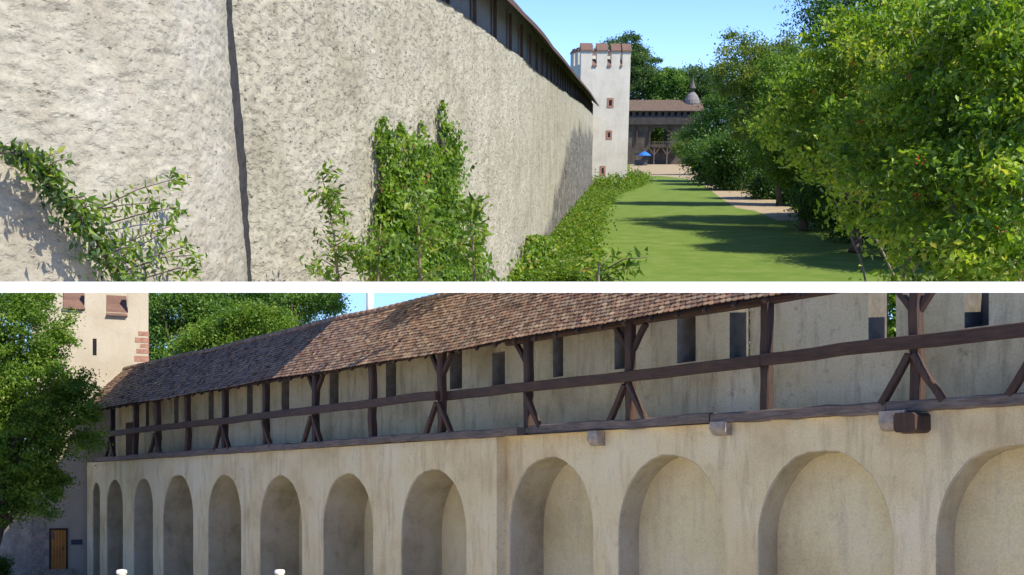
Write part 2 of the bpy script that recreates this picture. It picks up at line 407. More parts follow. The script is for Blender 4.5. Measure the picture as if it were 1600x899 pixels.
tw = thing('town_wall', 'long pale rough plastered town wall with a dark eave receding to the white tower', 'wall', FA, (wallX(40), 40, 0))
def wall_grid(d0, d1, nd, nz, z0f, z1f, amp, off=0.):
    D = np.linspace(d0, d1, nd) if d1 - d0 < 20 else d0 * (d1 / d0) ** np.linspace(0, 1, nd)
    X = np.interp(D, dd, xx); tx = np.gradient(X, D); L = np.sqrt(1 + tx**2); nx, ny = 1 / L, -tx / L
    P = np.zeros((nd, nz, 3))
    for i in range(nd):
        z = np.linspace(z0f(D[i]), z1f(D[i]), nz); P[i, :, 0] = X[i]; P[i, :, 1] = D[i]; P[i, :, 2] = z
    Q = P.reshape(-1, 3)
    h = fbm(Q * 2.2, 4, 3) * .5 + np.maximum(fbm(Q * np.array([5, 5, 8.]) + fbm(Q * 3, 2, 9)[:, None], 4, 5), -.5) * .6
    rg_ = vnoise(Q * .5, 12) * .3 + .8
    h = (h * rg_ * amp).reshape(nd, nz) + (vnoise(Q * .35, 17) * .04).reshape(nd, nz)
    P[:, :, 0] += nx[:, None] * (h + off); P[:, :, 1] += ny[:, None] * (h + off)
    V = P.reshape(-1, 3); g = Geo(); g.v = V.tolist(); g.a = [.5] * len(V)
    g.f = [(i*nz+j, (i+1)*nz+j, (i+1)*nz+j+1, i*nz+j+1) for i in range(nd-1) for j in range(nz-1)]
    return g
lowz = lambda D: max(-.1, EYE - D * .135)
g_j = None
g1 = wall_grid(WD[0], 37., 460, 170, lowz, topZ, .035)
g2 = wall_grid(37., WD[-1] + .6, 420, 110, lambda D: -.1, topZ, .035)
g = Geo(); g.v = g1.v + g2.v; g.a = g1.a + g2.a; k0 = len(g1.v); g.f = g1.f + [tuple(i + k0 for i in f) for f in g2.f]
# wall material: rough cast, with bare darker masonry and damp near the tower's foot
def wall_material():
    m = plaster('rough_cast_wall', [(.33,.305,.225), (.41,.385,.295), (.455,.43,.34)], (.19,.15,.11), .45, (.85,.055), 22, .7, .35, .8)
    nt = m.node_tree; p = nt.nodes['Principled BSDF']; src = p.inputs['Base Color'].links[0].from_socket
    tc = nt.nodes.new('ShaderNodeTexCoord'); sp = nt.nodes.new('ShaderNodeSeparateXYZ'); nt.links.new(tc.outputs['Object'], sp.inputs[0])
    st = nt.nodes.new('ShaderNodeTexVoronoi'); st.inputs['Scale'].default_value = 2.6; nt.links.new(coords(nt, (1, .75, 1.5)), st.inputs['Vector'])
    ed = nt.nodes.new('ShaderNodeTexVoronoi'); ed.feature = 'DISTANCE_TO_EDGE'; ed.inputs['Scale'].default_value = 2.6; nt.links.new(coords(nt, (1, .75, 1.5)), ed.inputs['Vector'])
    sb = nt.nodes.new('ShaderNodeSeparateColor'); nt.links.new(st.outputs['Color'], sb.inputs[0])
    stones = mixc(nt, ramp(nt, ed.outputs['Distance'], [(.02, (1,1,1)), (.09, (0,0,0))]), ramp(nt, sb.outputs[0], [(0, (.055,.055,.052)), (.6, (.115,.108,.098)), (1, (.26,.24,.21))]), (.20,.185,.155))
    # bare masonry where object y (distance along) is large and z low, edge broken by noise
    n = noise(nt, coords(nt), .35, 6, .7)
    yy = math_(nt, 'MULTIPLY', math_(nt, 'SUBTRACT', sp.outputs[1], 2.), 1/32.)
    lim = math_(nt, 'MULTIPLY', math_(nt, 'MINIMUM', math_(nt, 'MAXIMUM', yy, 0), 1.), 5.6)
    a = math_(nt, 'SUBTRACT', math_(nt, 'ADD', lim, math_(nt, 'MULTIPLY', math_(nt, 'SUBTRACT', n, .5), 5.)), sp.outputs[2])
    fac = ramp(nt, math_(nt, 'ADD', math_(nt, 'MULTIPLY', a, .8), .2), [(.2, (0,0,0)), (.8, (.9,.9,.9))])
    nt.links.new(mixc(nt, fac, src, stones), p.inputs['Base Color']); return m
mk('masonry', g, wall_material(), tw, clip=1, smooth=True)
# boarded parapet band under the eave, its posts, and the eave itself
Ds = np.concatenate([np.arange(WD[0], 60, 1.), np.arange(60, WD[-1] + 1, 3.)])
def wp(D, z, o):
    t = (wallX(D + .5) - wallX(D - .5)); L = math.sqrt(1 + t*t); return (wallX(D) + o / L, D - t * o / L, z)
EH = .95
g = Geo(); g.grid([[wp(D, topZ(D) - .02, -.16) for D in Ds], [wp(D, topZ(D) + EH + .68, -.16) for D in Ds]], .5)
g.grid([[wp(D, topZ(D), .03) for D in Ds], [wp(D, topZ(D) + .01, -.17) for D in Ds]], .5)
mk('boarding', g, simple('grey_boarding', (.15,.155,.15), .9, .25, 4, stretch=(6,6,.6)), tw, clip=1)
for D in np.arange(22.5, WD[-1], 2.6):
    gg = Geo(); gg.bar(wp(D, topZ(D) - .01, -.05), wp(D, topZ(D) + EH + .1, -.05), .10, .16); mk('post', gg, M['wood'], tw, clip=1)
g = Geo()
for i in range(len(Ds) - 1):
    a, b = Ds[i], Ds[i+1]; za, zb = topZ(a) + EH, topZ(b) + EH
    P0 = [wp(a, za - .18, .58), wp(b, zb - .18, .58), wp(b, zb + .75, -.5), wp(a, za + .75, -.5)]
    P1 = [(p[0], p[1], p[2] + .13) for p in P0]
    g.add(P0 + P1, [(0,3,2,1), (4,5,6,7), (0,1,5,4), (1,2,6,5), (2,3,7,6), (3,0,4,7)])
mk('eave', g, simple('eave_tiles', (.10,.065,.05), .85, .35, 8), tw, clip=1)

# dark strip painted as the shadow line where the wall meets the bastion
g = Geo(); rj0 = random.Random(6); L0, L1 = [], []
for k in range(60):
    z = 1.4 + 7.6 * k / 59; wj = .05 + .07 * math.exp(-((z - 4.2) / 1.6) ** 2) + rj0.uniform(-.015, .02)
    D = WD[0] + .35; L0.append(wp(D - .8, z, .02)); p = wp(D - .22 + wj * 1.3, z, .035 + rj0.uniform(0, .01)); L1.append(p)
g.grid([L0, L1], .5); mk('shadow_strip', g, simple('painted_edge_shadow', (.035,.034,.034), .95, .4, 9), tw, clip=1)
# round bastion in front on the left
BC = Vector((-10., 15.)); m_ = slope_a(374, 220); BR = abs(BC.x * 1 - BC.y * m_) / math.sqrt(1 + m_*m_)
def bastion_hit(px, py):
    d = dir_a(px, py); a = d.x**2 + d.y**2; b = -2 * (d.x*BC.x + d.y*BC.y); c = BC.length_squared - BR*BR
    q = b*b - 4*a*c
    t = (-b - math.sqrt(max(q, 0))) / (2*a); p = Vector((0,0,EYE)) + d * t
    return p, Vector((p.x - BC.x, p.y - BC.y, 0)).normalized()
bt = thing('round_bastion', 'rounded pale rough plastered bastion nearest on the left with a creeper on it', 'bastion', FA, (BC.x, BC.y, 0))
na, nz = 560, 260
th = np.linspace(math.radians(-118), math.radians(22), na); zz = np.linspace(1.5, 6.6, nz)
TH, ZZ = np.meshgrid(th, zz, indexing='ij')
Q = np.stack([BC.x + BR*np.cos(TH), BC.y + BR*np.sin(TH), ZZ], -1).reshape(-1, 3)
h = fbm(Q * 2.5, 4, 21) * .35 + fbm(Q * np.array([3, 3, 9.]), 4, 25) * .5 + np.minimum(fbm(Q * 7, 3, 31) + .3, 0) * 1.1
h = h * (.8 + .35 * vnoise(Q * .6, 40)) * .026 + vnoise(Q * .4, 44) * .05
TR = BR - .05 + h.reshape(na, nz)
g = Geo(); P = np.stack([BC.x + TR*np.cos(TH), BC.y + TR*np.sin(TH), ZZ], -1).reshape(-1, 3); g.v = P.tolist(); g.a = [.5] * len(P)
g.f = [(i*nz+j, (i+1)*nz+j, (i+1)*nz+j+1, i*nz+j+1) for i in range(na-1) for j in range(nz-1)]
mk('wall_face', g, M['bastion'], bt, clip=1, smooth=True)

# ground of the upper site: starts at the sill line and at the wall, reaches the horizon
gy0 = ground_a(800, 447).y
g = Geo(); rows = [gy0, 45, 60, 80, 100, WD[-1], 123]
g.grid([[(wallX(D) - .6, D, 0), (30, D, 0), (90, D, 0), (400, D, 0)] for D in rows], .5)
g.grid([[(x, D, 0) for x in (-1500, -200, 0, 200, 1500)] for D in (123, 300, 1000, 3000)], .5)
tag(mk('lawn', g, M['lawn']), kind='structure')
def ground_poly(name, pts, mat, z, kind='structure'):
    g = Geo(); P = [ground_a(a, b) for a, b in pts]; g.add([(p.x, p.y, z) for p in P], [tuple(range(len(P)))], .5)
    bm = bmesh.new(); vs = [bm.verts.new((p.x, p.y, z)) for p in P]; f = bm.faces.new(vs)
    if f.normal.z < 0: f.normal_flip()
    bmesh.ops.triangulate(bm, faces=[f]); me = bpy.data.meshes.new(name); bm.to_mesh(me); bm.free()
    me.attributes.new('rnd', 'FLOAT', 'POINT')
    return tag(link(name, me, mat, None, FA, FA.copy()), kind=kind)
ground_poly('sandy_path', [(984,254),(1110,252),(1120,263),(1140,275),(1180,292),(1218,312),(1240,327),(1262,345),(1215,345),(1180,330),(1150,325),(1125,309),(1108,296),(1095,287),(1070,279),(1030,275),(984,276)], M['path'], .006)

# white square tower
tb = ground_a(940, 291); tb = Vector((at_a(939, 291, tb.y).x, tb.y + .3, 0)); TRZ = math.radians(12)
sx = lambda a, b: (b - a) / 1779 * tb.y
TWd = 5.35; zt = lambda py: at_a(940, py, tb.y).z
wt = thing('wall_tower', 'tall square white tower with red tiled battlements at the end of the long wall', 'tower', FA, (tb.x + .22, tb.y, 0), TRZ)
HW = TWd / 2; zb_, zg, zm = zt(106), zt(101), zt(80)
g = Geo(); g.box(-HW, HW, 0, TWd, -.1, zg); mk('shaft', g, M['tower_a'], wt, local=True)
cw = (982 - 897); fx = lambda px: (px - 897) / cw * TWd - HW
mer = [(897, 916), (924, 942), (949, 964), (968, 982)]
for a, b in mer:
    g = Geo(); g.box(fx(a) + (.004 if a > 897 else 0), fx(b) - (.0 if b < 982 else 0), .002, .42, zg, zm); mo = sub(mk('merlon', g, M['tower_a'], wt, local=True))
    g = Geo(); x0, x1 = fx(a) - .06, fx(b) + .06
    g.add([(x0,-.12,zm-.04),(x1,-.12,zm-.04),(x1,.55,zm-.04),(x0,.55,zm-.04),(x0,-.12,zm+.1),(x1,-.12,zm+.1),(x1,.22,zm+.75),(x0,.22,zm+.75),(x0,.55,zm+.1),(x1,.55,zm+.1)],
          [(0,3,2,1),(0,1,5,4),(4,5,6,7),(7,6,9,8),(2,3,8,9),(0,4,7,8,3),(1,2,9,6,5)], .5)
    mk('cap', g, M['tile_cap'], mo, local=True)
for k in range(3):      # rear merlons and those of the sides
    for (ax, w) in (('r', 0), ('b', 0), ('l', 0)):
        y0 = TWd * (.12 + .31 * k); g = Geo(); gc = Geo()
        if ax == 'r': bx = (HW - .42, HW - .003, y0 + .6, y0 + 1.7)
        elif ax == 'l': bx = (-HW + .003, -HW + .42, y0 + .6, y0 + 1.7)
        else: bx = (-HW + .3 + k*1.9, -HW + 1.5 + k*1.9, TWd - .42, TWd - .003)
        if ax != 'b' and bx[3] > TWd - .5: continue
        g.box(*bx, zg, zm); mo = sub(mk('merlon', g, M['tower_a'], wt, local=True))
        gc.box(bx[0]-.05, bx[1]+.05, bx[2]-.05, bx[3]+.05, zm, zm + .18); gc.box(bx[0]+.1, bx[1]-.1, bx[2]+.1, bx[3]-.1, zm + .18, zm + .42)
        mk('cap', gc, M['tile_cap'], mo, local=True)
for (a, b) in zip(mer[:-1], mer[1:]):
    x0, x1 = fx(a[1]) + .01, fx(b[0]) - .01; g = Geo()
    g.add([(x0,-.1,zg-.25),(x1,-.1,zg-.25),(x1,-.1,zg-.12),(x0,-.1,zg-.12),(x0,.45,zg+.55),(x1,.45,zg+.55),(x0,.45,zg+.002),(x1,.45,zg+.002)],
          [(0,1,2,3),(3,2,5,4),(0,3,4,6),(1,7,5,2),(4,5,7,6),(0,6,7,1)], .5)
    mk('tile_sill', g, M['tile_cap'], wt, local=True)
for cx, cy, w, h in ((949, 161, 5, 9), (948, 211, 4, 8), (938.5, 267, 3.5, 9)):
    X = fx(cx); Z = zt(cy); hw = w / 2 * .066; hh = h / 2 * .063
    g = Geo()
    for (a, b, c, d) in ((-hw-.2, -hw, -hh-.2, hh+.2), (hw, hw+.2, -hh-.2, hh+.2), (-hw, hw, hh, hh+.22), (-hw, hw, -hh-.22, -hh)):
        g.box(X + a, X + b, -.035, .12, Z + c, Z + d)
    fr = sub(mk('window', g, M['redstone'], wt, local=True))
    g = Geo(); g.box(X - hw, X + hw, -.012, .1, Z - hh, Z + hh); mk('opening', g, M['dark'], fr, local=True)

# small red tiled roof and thin mast peeping between wall and tower
g = Geo(); c = at_a(906, 130, WD[-1] - 1); g.add([(c.x-1.2,c.y,c.z-.6),(c.x+.6,c.y,c.z-.6),(c.x+.6,c.y+3,c.z-.6),(c.x-1.2,c.y+3,c.z-.6),(c.x-.3,c.y+.4,c.z+.5),(c.x-.3,c.y+2.6,c.z+.5)],
    [(0,3,2,1),(0,1,4),(1,2,5,4),(2,3,5),(3,0,4,5)], .5)
mk('roof_end', g, M['tile_cap'], tw)

# timbered gatehouse at the far end
gb = ground_a(1000, 257); GD = gb.y; print('GD', GD, 'tower', tb, 'wall', list(zip(WD, WX)))
zq = lambda py: at_a(1030, py, GD).z
gx = lambda px, py=200: at_a(px, py, GD).x
gh = thing('gatehouse', 'far low gatehouse with a brown tiled roof, timber gallery and small spire', 'building', FA, ((gx(982)+gx(1088))/2, GD, 0))
x0, x1 = gx(965), gx(1105)
AX0, AX1, AZ = gx(1017, 210), gx(1044, 210), zq(199)
g = Geo(); g.box(x0, AX0, GD, GD + 7, -.2, zq(195)); g.box(AX1, x1, GD, GD + 7, -.2, zq(195)); g.box(AX0, AX1, GD + .01, GD + 7, AZ, zq(195) - .01)
g.box(AX0, AX1, GD + .012, GD + 7, -.2, zq(226))
n = 10; cx = (AX0 + AX1) / 2; r = (AX1 - AX0) / 2       # spandrels that round the arch
for s in (-1, 1):
    for k in range(n):
        a, b = math.pi/2 * k / n, math.pi/2 * (k+1) / n
        P_ = [(cx + s*r*math.cos(a), AZ - r + r*math.sin(a)), (cx + s*r*math.cos(b), AZ - r + r*math.sin(b)), (cx + s*r, AZ - r + r*math.sin(b) ), (cx + s*r, AZ - r + r*math.sin(a))]
        g.add([(p[0], GD + .02, p[1]) for p in P_] + [(p[0], GD + .6, p[1]) for p in P_], [(0,1,2,3),(7,6,5,4),(0,4,5,1)], .5)
mk('stone_walls', g, M['oldstone'], gh)
g = Geo(); g.box(x0 - .2, x1, GD - .9, GD + 7, zq(195), zq(185), .5)
for k in range(60):
    xa = x0 + (x1 - x0) * k / 60; g.box(xa + .02, xa + (x1-x0)/60 - .02, GD - .96, GD - .9, zq(195) + .02, zq(184))
mk('board_gallery', g, wood('dark_boards', (.03,.026,.022), (.09,.075,.065)), gh)
g = Geo(); g.box(x0, x1, GD + .3, GD + 6.5, zq(185), zq(172), .5); mk('gallery_wall', g, simple('loft_wall', (.13,.12,.11), .9), gh)
for k in range(14):
    xa = x0 + (x1 - x0) * (k + .5) / 14; g = Geo(); g.bar((xa, GD - .8, zq(185)), (xa, GD - .8, zq(172)), .16, .16); mk('post', g, M['wood'], gh)
for k in range(13):
    xa = x0 + (x1 - x0) * (k + 1) / 14; g = Geo(); g.box(xa - .3, xa + .3, GD + .26, GD + .32, zq(181), zq(175), .5); mk('window', g, M['dark'], gh)
g = Geo(); ze, zr = zq(173), zq(155); nrow = 14
xr = gx(1100, 160)
for k in range(nrow):
    y0, y1 = GD - 1.4 + 5.2 * k / nrow, GD - 1.4 + 5.2 * (k + 1) / nrow; za, zc = ze + (zr - ze) * k / nrow, ze + (zr - ze) * (k + 1) / nrow
    g.add([(x0-.4,y0,za),(xr,y0,za),(xr,y1,zc-.05),(x0-.4,y1,zc-.05),(x0-.4,y0,za-.12),(xr,y0,za-.12)], [(0,1,2,3),(4,5,1,0)])
g.add([(x0-.4,GD+3.8,zr-.05),(xr,GD+3.8,zr-.05),(xr,GD+9,ze),(x0-.4,GD+9,ze)], [(0,1,2,3)])
mk('roof', g, M['tile_far'], gh)
g = Geo(); c = at_a(1081, 163, GD + 3)
rr = 1.65; g.lathe((c.x, c.y, c.z), [(rr, -4), (rr, 0), (rr*1.05, .1), (rr*.98, .9), (rr*.7, 1.8), (rr*.35, 2.4), (0, 2.6)], 16, .5)
tu = sub(mk('stair_turret', g, simple('slate', (.20,.18,.17), .8, .2, 4), gh))
g = Geo()
for k in range(6): a = k * math.pi / 3; g.bar((c.x + .42*math.cos(a), c.y + .42*math.sin(a), c.z + 2.2), (c.x + .42*math.cos(a), c.y + .42*math.sin(a), c.z + 3.3), .1, .1)
g.lathe((c.x, c.y, c.z + 3.3), [(.75, -.05), (.72, .05), (.35, .9), (.12, 1.8), (0, 2.6)], 10, .5); mk('spire', g, M['greywood'], tu)
# wooden balcony on forked struts
bz0, bz1 = zq(231), zq(223); bx0, bx1 = gx(1016, 230), gx(1066, 230)
g = Geo(); g.box(bx0, bx1, GD - 2.6, GD - .01, bz0, bz0 + .25, .5); bal = sub(mk('balcony', g, M['wood'], gh))
g = Geo()
for k in range(18): xa = bx0 + .1 + (bx1 - bx0 - .2) * k / 17; g.bar((xa, GD - 2.5, bz0 + .25), (xa, GD - 2.5, bz1 + .1), .08, .08)
g.bar((bx0, GD - 2.5, bz1 + .14), (bx1, GD - 2.5, bz1 + .14), .12, .1); mk('railing', g, M['oldbeam'], bal)
for px in (1020, 1040, 1060):
    xa = gx(px, 240); g = Geo(); g.bar((xa, GD - 2.4, 0), (xa, GD - 2.4, bz0), .22, .22)
    for s in (-1, 1): g.bar((xa, GD - 2.4, bz0 - 1.5), (xa + s*1.2, GD - 2.4, bz0), .16, .16)
    mk('strut', g, M['oldbeam'], bal)
for px in (995, 1015, 1048): xa = gx(px, 210); g = Geo(); g.bar((xa, GD - .3, zq(222)), (xa, GD - .3, zq(196)), .28, .28); mk('post', g, M['wood'], gh)
# market stall with blue parasol in front of it
px0 = ground_a(1004, 259)
st = thing('parasol', 'small blue parasol open beside the wooden stall far off at the gatehouse', 'parasol', FA, (px0.x + .3, px0.y, 0))
g = Geo(); pz = at_a(1005, 243, px0.y).z
g.lathe((px0.x + .3, px0.y, pz), [(1.35, -.05), (1.3, .08), (.7, .5), (.0, .85)], 10, .5); mk('canopy', g, M['blue'], st)
g = Geo(); g.tube([(px0.x + .3, px0.y, 0), (px0.x + .3, px0.y, pz + .8)], .05, 6); mk('pole', g, M['metal'], st)
st = thing('market_stall', 'dark wooden stall under the blue parasol far off at the gatehouse', 'stall', FA, (px0.x - .1, px0.y + 1, 0))
g = Geo(); g.box(-1.4, 1.2, 0, 1.2, .02, 1.0); g.box(-1.5, 1.3, -.12, 1.3, 1.0, 1.08); mk('counter', g, M['greywood'], st, local=True)
for xx_ in (-1.35, 1.15): g = Geo(); g.bar((xx_, .05, 1.08), (xx_, .05, 2.1), .09, .09); mk('post', g, M['wood'], st, local=True)
g = Geo(); g.add([(-1.5,-.2,2.1),(1.3,-.2,2.1),(1.3,1.3,2.45),(-1.5,1.3,2.45),(-1.5,-.2,2.16),(1.3,-.2,2.16),(1.3,1.3,2.51),(-1.5,1.3,2.51)], [(0,3,2,1),(4,5,6,7),(0,1,5,4),(1,2,6,5),(2,3,7,6),(3,0,4,7)]); mk('awning', g, M['metal'], st, local=True)

# ------------------------------------------------ upper site vegetation
def blob_px(px, py, D, rpx, rpy, ry=None):       # a crown lobe seen round this pixel at this distance
    c = at_a(px, py, D); k = D / 1800.; return (tuple(c), (rpx * k, ry if ry else rpx * k, rpy * k))
def base_px(px, D): p = at_a(px, 240, D); return (p.x, p.y, 0)
G1 = 'trees beyond the gatehouse'
tree('broadleaf_tree', 'tall tree rising directly behind the white tower, highest of the far trees', 'tree', base_px(985, GD + 32), [blob_px(978,75,GD+32,28,22,7), blob_px(1003,105,GD+32,27,30,7), blob_px(955,95,GD+32,30,25,7), blob_px(975,130,GD+32,40,30,7)], M['l_blue'], .5, 240, 160, 1.5, 1, trunk_r=.5, limbs=20, group=G1)
tree('broadleaf_tree', 'lower bushy tree above the middle of the gatehouse roof', 'tree', base_px(1045, GD + 32), [blob_px(1030,135,GD+32,30,25,7), blob_px(1052,128,GD+32,24,20,7), blob_px(1040,160,GD+32,45,25,7)], M['l_maple'], .5, 220, 160, 1.5, 2, trunk_r=.5, group=G1)
tree('broadleaf_tree', 'dark tree seen through the arch of the gatehouse', 'tree', base_px(1040, GD + 32), [blob_px(1030,205,GD+18,32,28,5), blob_px(1045,190,GD+26,40,30,5), blob_px(1015,200,GD+30,40,30,5)], M['l_dark'], .55, 260, 150, 1.7, 66, trunk_r=.5, group=G1)
tree('broadleaf_tree', 'tree behind the small gatehouse spire', 'tree', base_px(1095, GD + 32), [blob_px(1082,130,GD+32,28,24,7), blob_px(1110,140,GD+32,30,30,7), blob_px(1095,165,GD+32,40,30,7)], M['l_blue'], .5, 220, 160, 1.5, 3, trunk_r=.5, group=G1)
G2 = 'trees along the sandy path'
tree('broadleaf_tree', 'round dark green tree where the path meets the gatehouse', 'tree', base_px(1112, 135), [blob_px(1122,195,135,48,50), blob_px(1105,225,135,42,32), blob_px(1150,190,135,40,60)], M['l_dark'], .26, 240, 130, 1.0, 4, trunk_r=.3, group=G2)
tree('broadleaf_tree', 'tall olive green tree in sunlight right of the sky gap', 'tree', base_px(1225, 82), [blob_px(1175,110,82,62,48), blob_px(1150,75,82,28,20), blob_px(1225,110,82,60,48), blob_px(1200,170,82,60,60), blob_px(1250,190,82,60,70)], M['l_olive'], .18, 380, 150, .75, 5, trunk_r=.25, limbs=26, group=G2)
tree('broadleaf_tree', 'large dark tree whose top leaves the picture above the berry bush', 'tree', base_px(1420, 62), [blob_px(1340,10,62,90,70), blob_px(1450,30,62,110,80), blob_px(1560,20,62,100,90), blob_px(1400,120,62,110,90), blob_px(1540,140,62,100,90), blob_px(1290,-5,62,45,40)], M['l_dark'], .16, 520, 170, .8, 6, trunk_r=.35, limbs=40, group=G2)
tree('broadleaf_tree', 'mid green tree between path and berry bush, low branches over the grass', 'tree', base_px(1290, 66), [blob_px(1265,160,66,75,75), blob_px(1300,235,66,100,60), blob_px(1220,215,66,50,55), blob_px(1370,200,66,70,90)], M['l_bright'], .15, 430, 150, .7, 7, trunk_r=.22, limbs=30, group=G2)
tree('broadleaf_tree', 'tall shady tree standing behind the berry bush, throwing its shadow on the lawn', 'tree', base_px(1400, 52), [blob_px(1340,190,54,70,80), blob_px(1390,140,52,80,90), blob_px(1430,230,48,80,90), blob_px(1480,120,48,90,110), blob_px(1350,260,52,60,40)], M['l_shrub'], .15, 420, 150, .7, 61, trunk_r=.22, limbs=30, group=G2)
tree('broadleaf_tree', 'bushy tree overhanging the widest part of the shade on the lawn', 'tree', base_px(1350, 46), [blob_px(1340,215,47,80,85), blob_px(1400,150,46,90,90), blob_px(1310,285,48,55,45)], M['l_dark'], .15, 330, 150, .7, 67, trunk_r=.2, limbs=24, group=G2)
tree('broadleaf_tree', 'slender tree whose long shadow reaches farthest onto the lawn', 'tree', base_px(1265, 58), [blob_px(1245,190,58,60,75), blob_px(1270,250,58,70,55), blob_px(1225,130,60,40,50)], M['l_bright'], .15, 300, 150, .7, 68, trunk_r=.2, limbs=24, group=G2)
tree('broadleaf_tree', 'wide tree hidden behind the berry bush that shades the near lawn', 'tree', base_px(1690, 39), [blob_px(1640,150,39,110,110,3), blob_px(1700,60,39,110,110,3), blob_px(1590,240,40,80,80,2), blob_px(1560,120,42,80,90,2)], M['l_dark'], .17, 330, 150, .8, 74, trunk_r=.25, limbs=20, group=G2)
tree('broadleaf_tree', 'tree with spreading crown joining the shadows in the middle of the lawn edge', 'tree', base_px(1450, 49), [blob_px(1420,190,49,80,80,3), blob_px(1470,90,50,90,90,3), blob_px(1400,120,56,60,70,3)], M['l_shrub'], .17, 300, 150, .8, 75, trunk_r=.2, limbs=20, group=G2)
tree('bush', 'low bush at the far turn of the sandy path', 'bush', base_px(1085, 165), [blob_px(1090,240,165,30,18), blob_px(1065,225,165,16,16)], M['l_olive'], .3, 70, 120, .9, 63, trunk_r=.12)
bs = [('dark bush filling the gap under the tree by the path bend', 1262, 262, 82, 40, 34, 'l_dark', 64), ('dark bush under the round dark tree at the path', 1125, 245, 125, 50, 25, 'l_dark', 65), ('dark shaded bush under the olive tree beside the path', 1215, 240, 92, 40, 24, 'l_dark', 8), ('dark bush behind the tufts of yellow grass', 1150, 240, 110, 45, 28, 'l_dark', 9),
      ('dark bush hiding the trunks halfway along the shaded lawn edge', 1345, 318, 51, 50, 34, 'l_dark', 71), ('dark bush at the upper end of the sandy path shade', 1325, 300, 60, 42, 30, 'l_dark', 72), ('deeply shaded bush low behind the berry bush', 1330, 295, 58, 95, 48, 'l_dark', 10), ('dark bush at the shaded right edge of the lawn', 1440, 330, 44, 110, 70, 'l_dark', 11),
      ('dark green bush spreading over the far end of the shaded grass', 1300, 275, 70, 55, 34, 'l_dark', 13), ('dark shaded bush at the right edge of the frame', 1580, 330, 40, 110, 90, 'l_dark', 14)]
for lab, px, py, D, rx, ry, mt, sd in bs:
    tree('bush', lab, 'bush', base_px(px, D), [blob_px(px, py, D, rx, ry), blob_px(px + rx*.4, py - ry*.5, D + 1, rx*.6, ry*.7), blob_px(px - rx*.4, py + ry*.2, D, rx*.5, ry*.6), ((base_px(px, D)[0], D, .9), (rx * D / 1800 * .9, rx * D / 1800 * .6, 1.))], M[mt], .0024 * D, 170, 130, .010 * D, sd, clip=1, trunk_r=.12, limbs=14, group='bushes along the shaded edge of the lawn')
tree('purple_bush', 'purple leaved bush among the green trees by the path', 'bush', base_px(1168, 112), [blob_px(1166,208,112,20,26), blob_px(1170,238,112,20,26)], M['l_purple'], .28, 40, 100, .5, 12, trunk_r=.1)

# near berry shrub: blobs reach from 13 m to 26 m
random.seed(5)
bl = [blob_px(1300,150,24,90,70,1.7), blob_px(1250,205,24,70,45,1.4), blob_px(1390,80,22,110,90,2), blob_px(1500,120,19,130,110,2), blob_px(1420,220,19,120,90,1.8),
      blob_px(1340,250,22,100,60,1.6), blob_px(1560,220,17,100,110,1.6), blob_px(1480,300,17,110,80,1.5), blob_px(1580,330,15,90,90,1.3), blob_px(1430,335,18,70,45,1.2),
      blob_px(1560,40,18,110,70,1.8), blob_px(1560,420,15,90,60,1.2), blob_px(1640,200,16,80,160,1.5), blob_px(1400,380,17,35,25,.6), blob_px(1440,425,16,60,35,.9), blob_px(1520,400,15,70,50,1.), blob_px(1370,330,19,60,45,1.)]
root, C_, P = tree('berry_shrub', 'large leafy shrub with orange red berry clusters filling the right side', 'shrub', base_px(1560, 17), bl, M['l_shrub'], .12, 1050, 60, .31, 15, clip=1, trunk_r=.1, limbs=0, flat=.5, shell=.4, crown_name='foliage')
g = Geo(); rg = random.Random(3); b0 = Vector(base_px(1560, 17))
for i in range(46):
    e = Vector(C_[rg.randrange(len(C_))].tolist()); s0 = b0 + Vector((rg.uniform(-1.2, 1.2), rg.uniform(-1, 2), rg.uniform(.5, 3)))
    d = e - s0; m1 = s0.lerp(e, .35) + Vector((0, 0, .3)); m2 = s0.lerp(e, .7) + Vector((rg.uniform(-.3,.3), 0, .15)); r = rg.uniform(.012, .034)
    g.tube([s0, m1, m2, e + d.normalized() * .3], [r, r*.8, r*.5, r*.15], 6)
mk('branches', g, wood('shrub_bark', (.10,.075,.05), (.30,.24,.17), 'z'), root, clip=1, smooth=True)
g = Geo()
for i in range(110):
    c = Vector(C_[rg.randrange(len(C_))].tolist()) + Vector((rg.gauss(0,.12), -.38, rg.gauss(0,.1) - .08))
    cc = FB_inv @ (FA @ c); px = 800 + F * cc.x / cc.y
    if px < 1250 and rg.random() < .85: continue
    for k in range(rg.randint(3, 9)):
        p = c + Vector((rg.gauss(0,.035), rg.gauss(0,.035), rg.gauss(0,.03))); r = .014
        g.add([p+Vector(v)*r for v in ((1,0,0),(-1,0,0),(0,1,0),(0,-1,0),(0,0,1),(0,0,-1))], [(0,2,4),(2,1,4),(1,3,4),(3,0,4),(2,0,5),(1,2,5),(3,1,5),(0,3,5)])
tag(mk('berries', g, M['berry'], root, clip=1, smooth=True), kind='stuff')

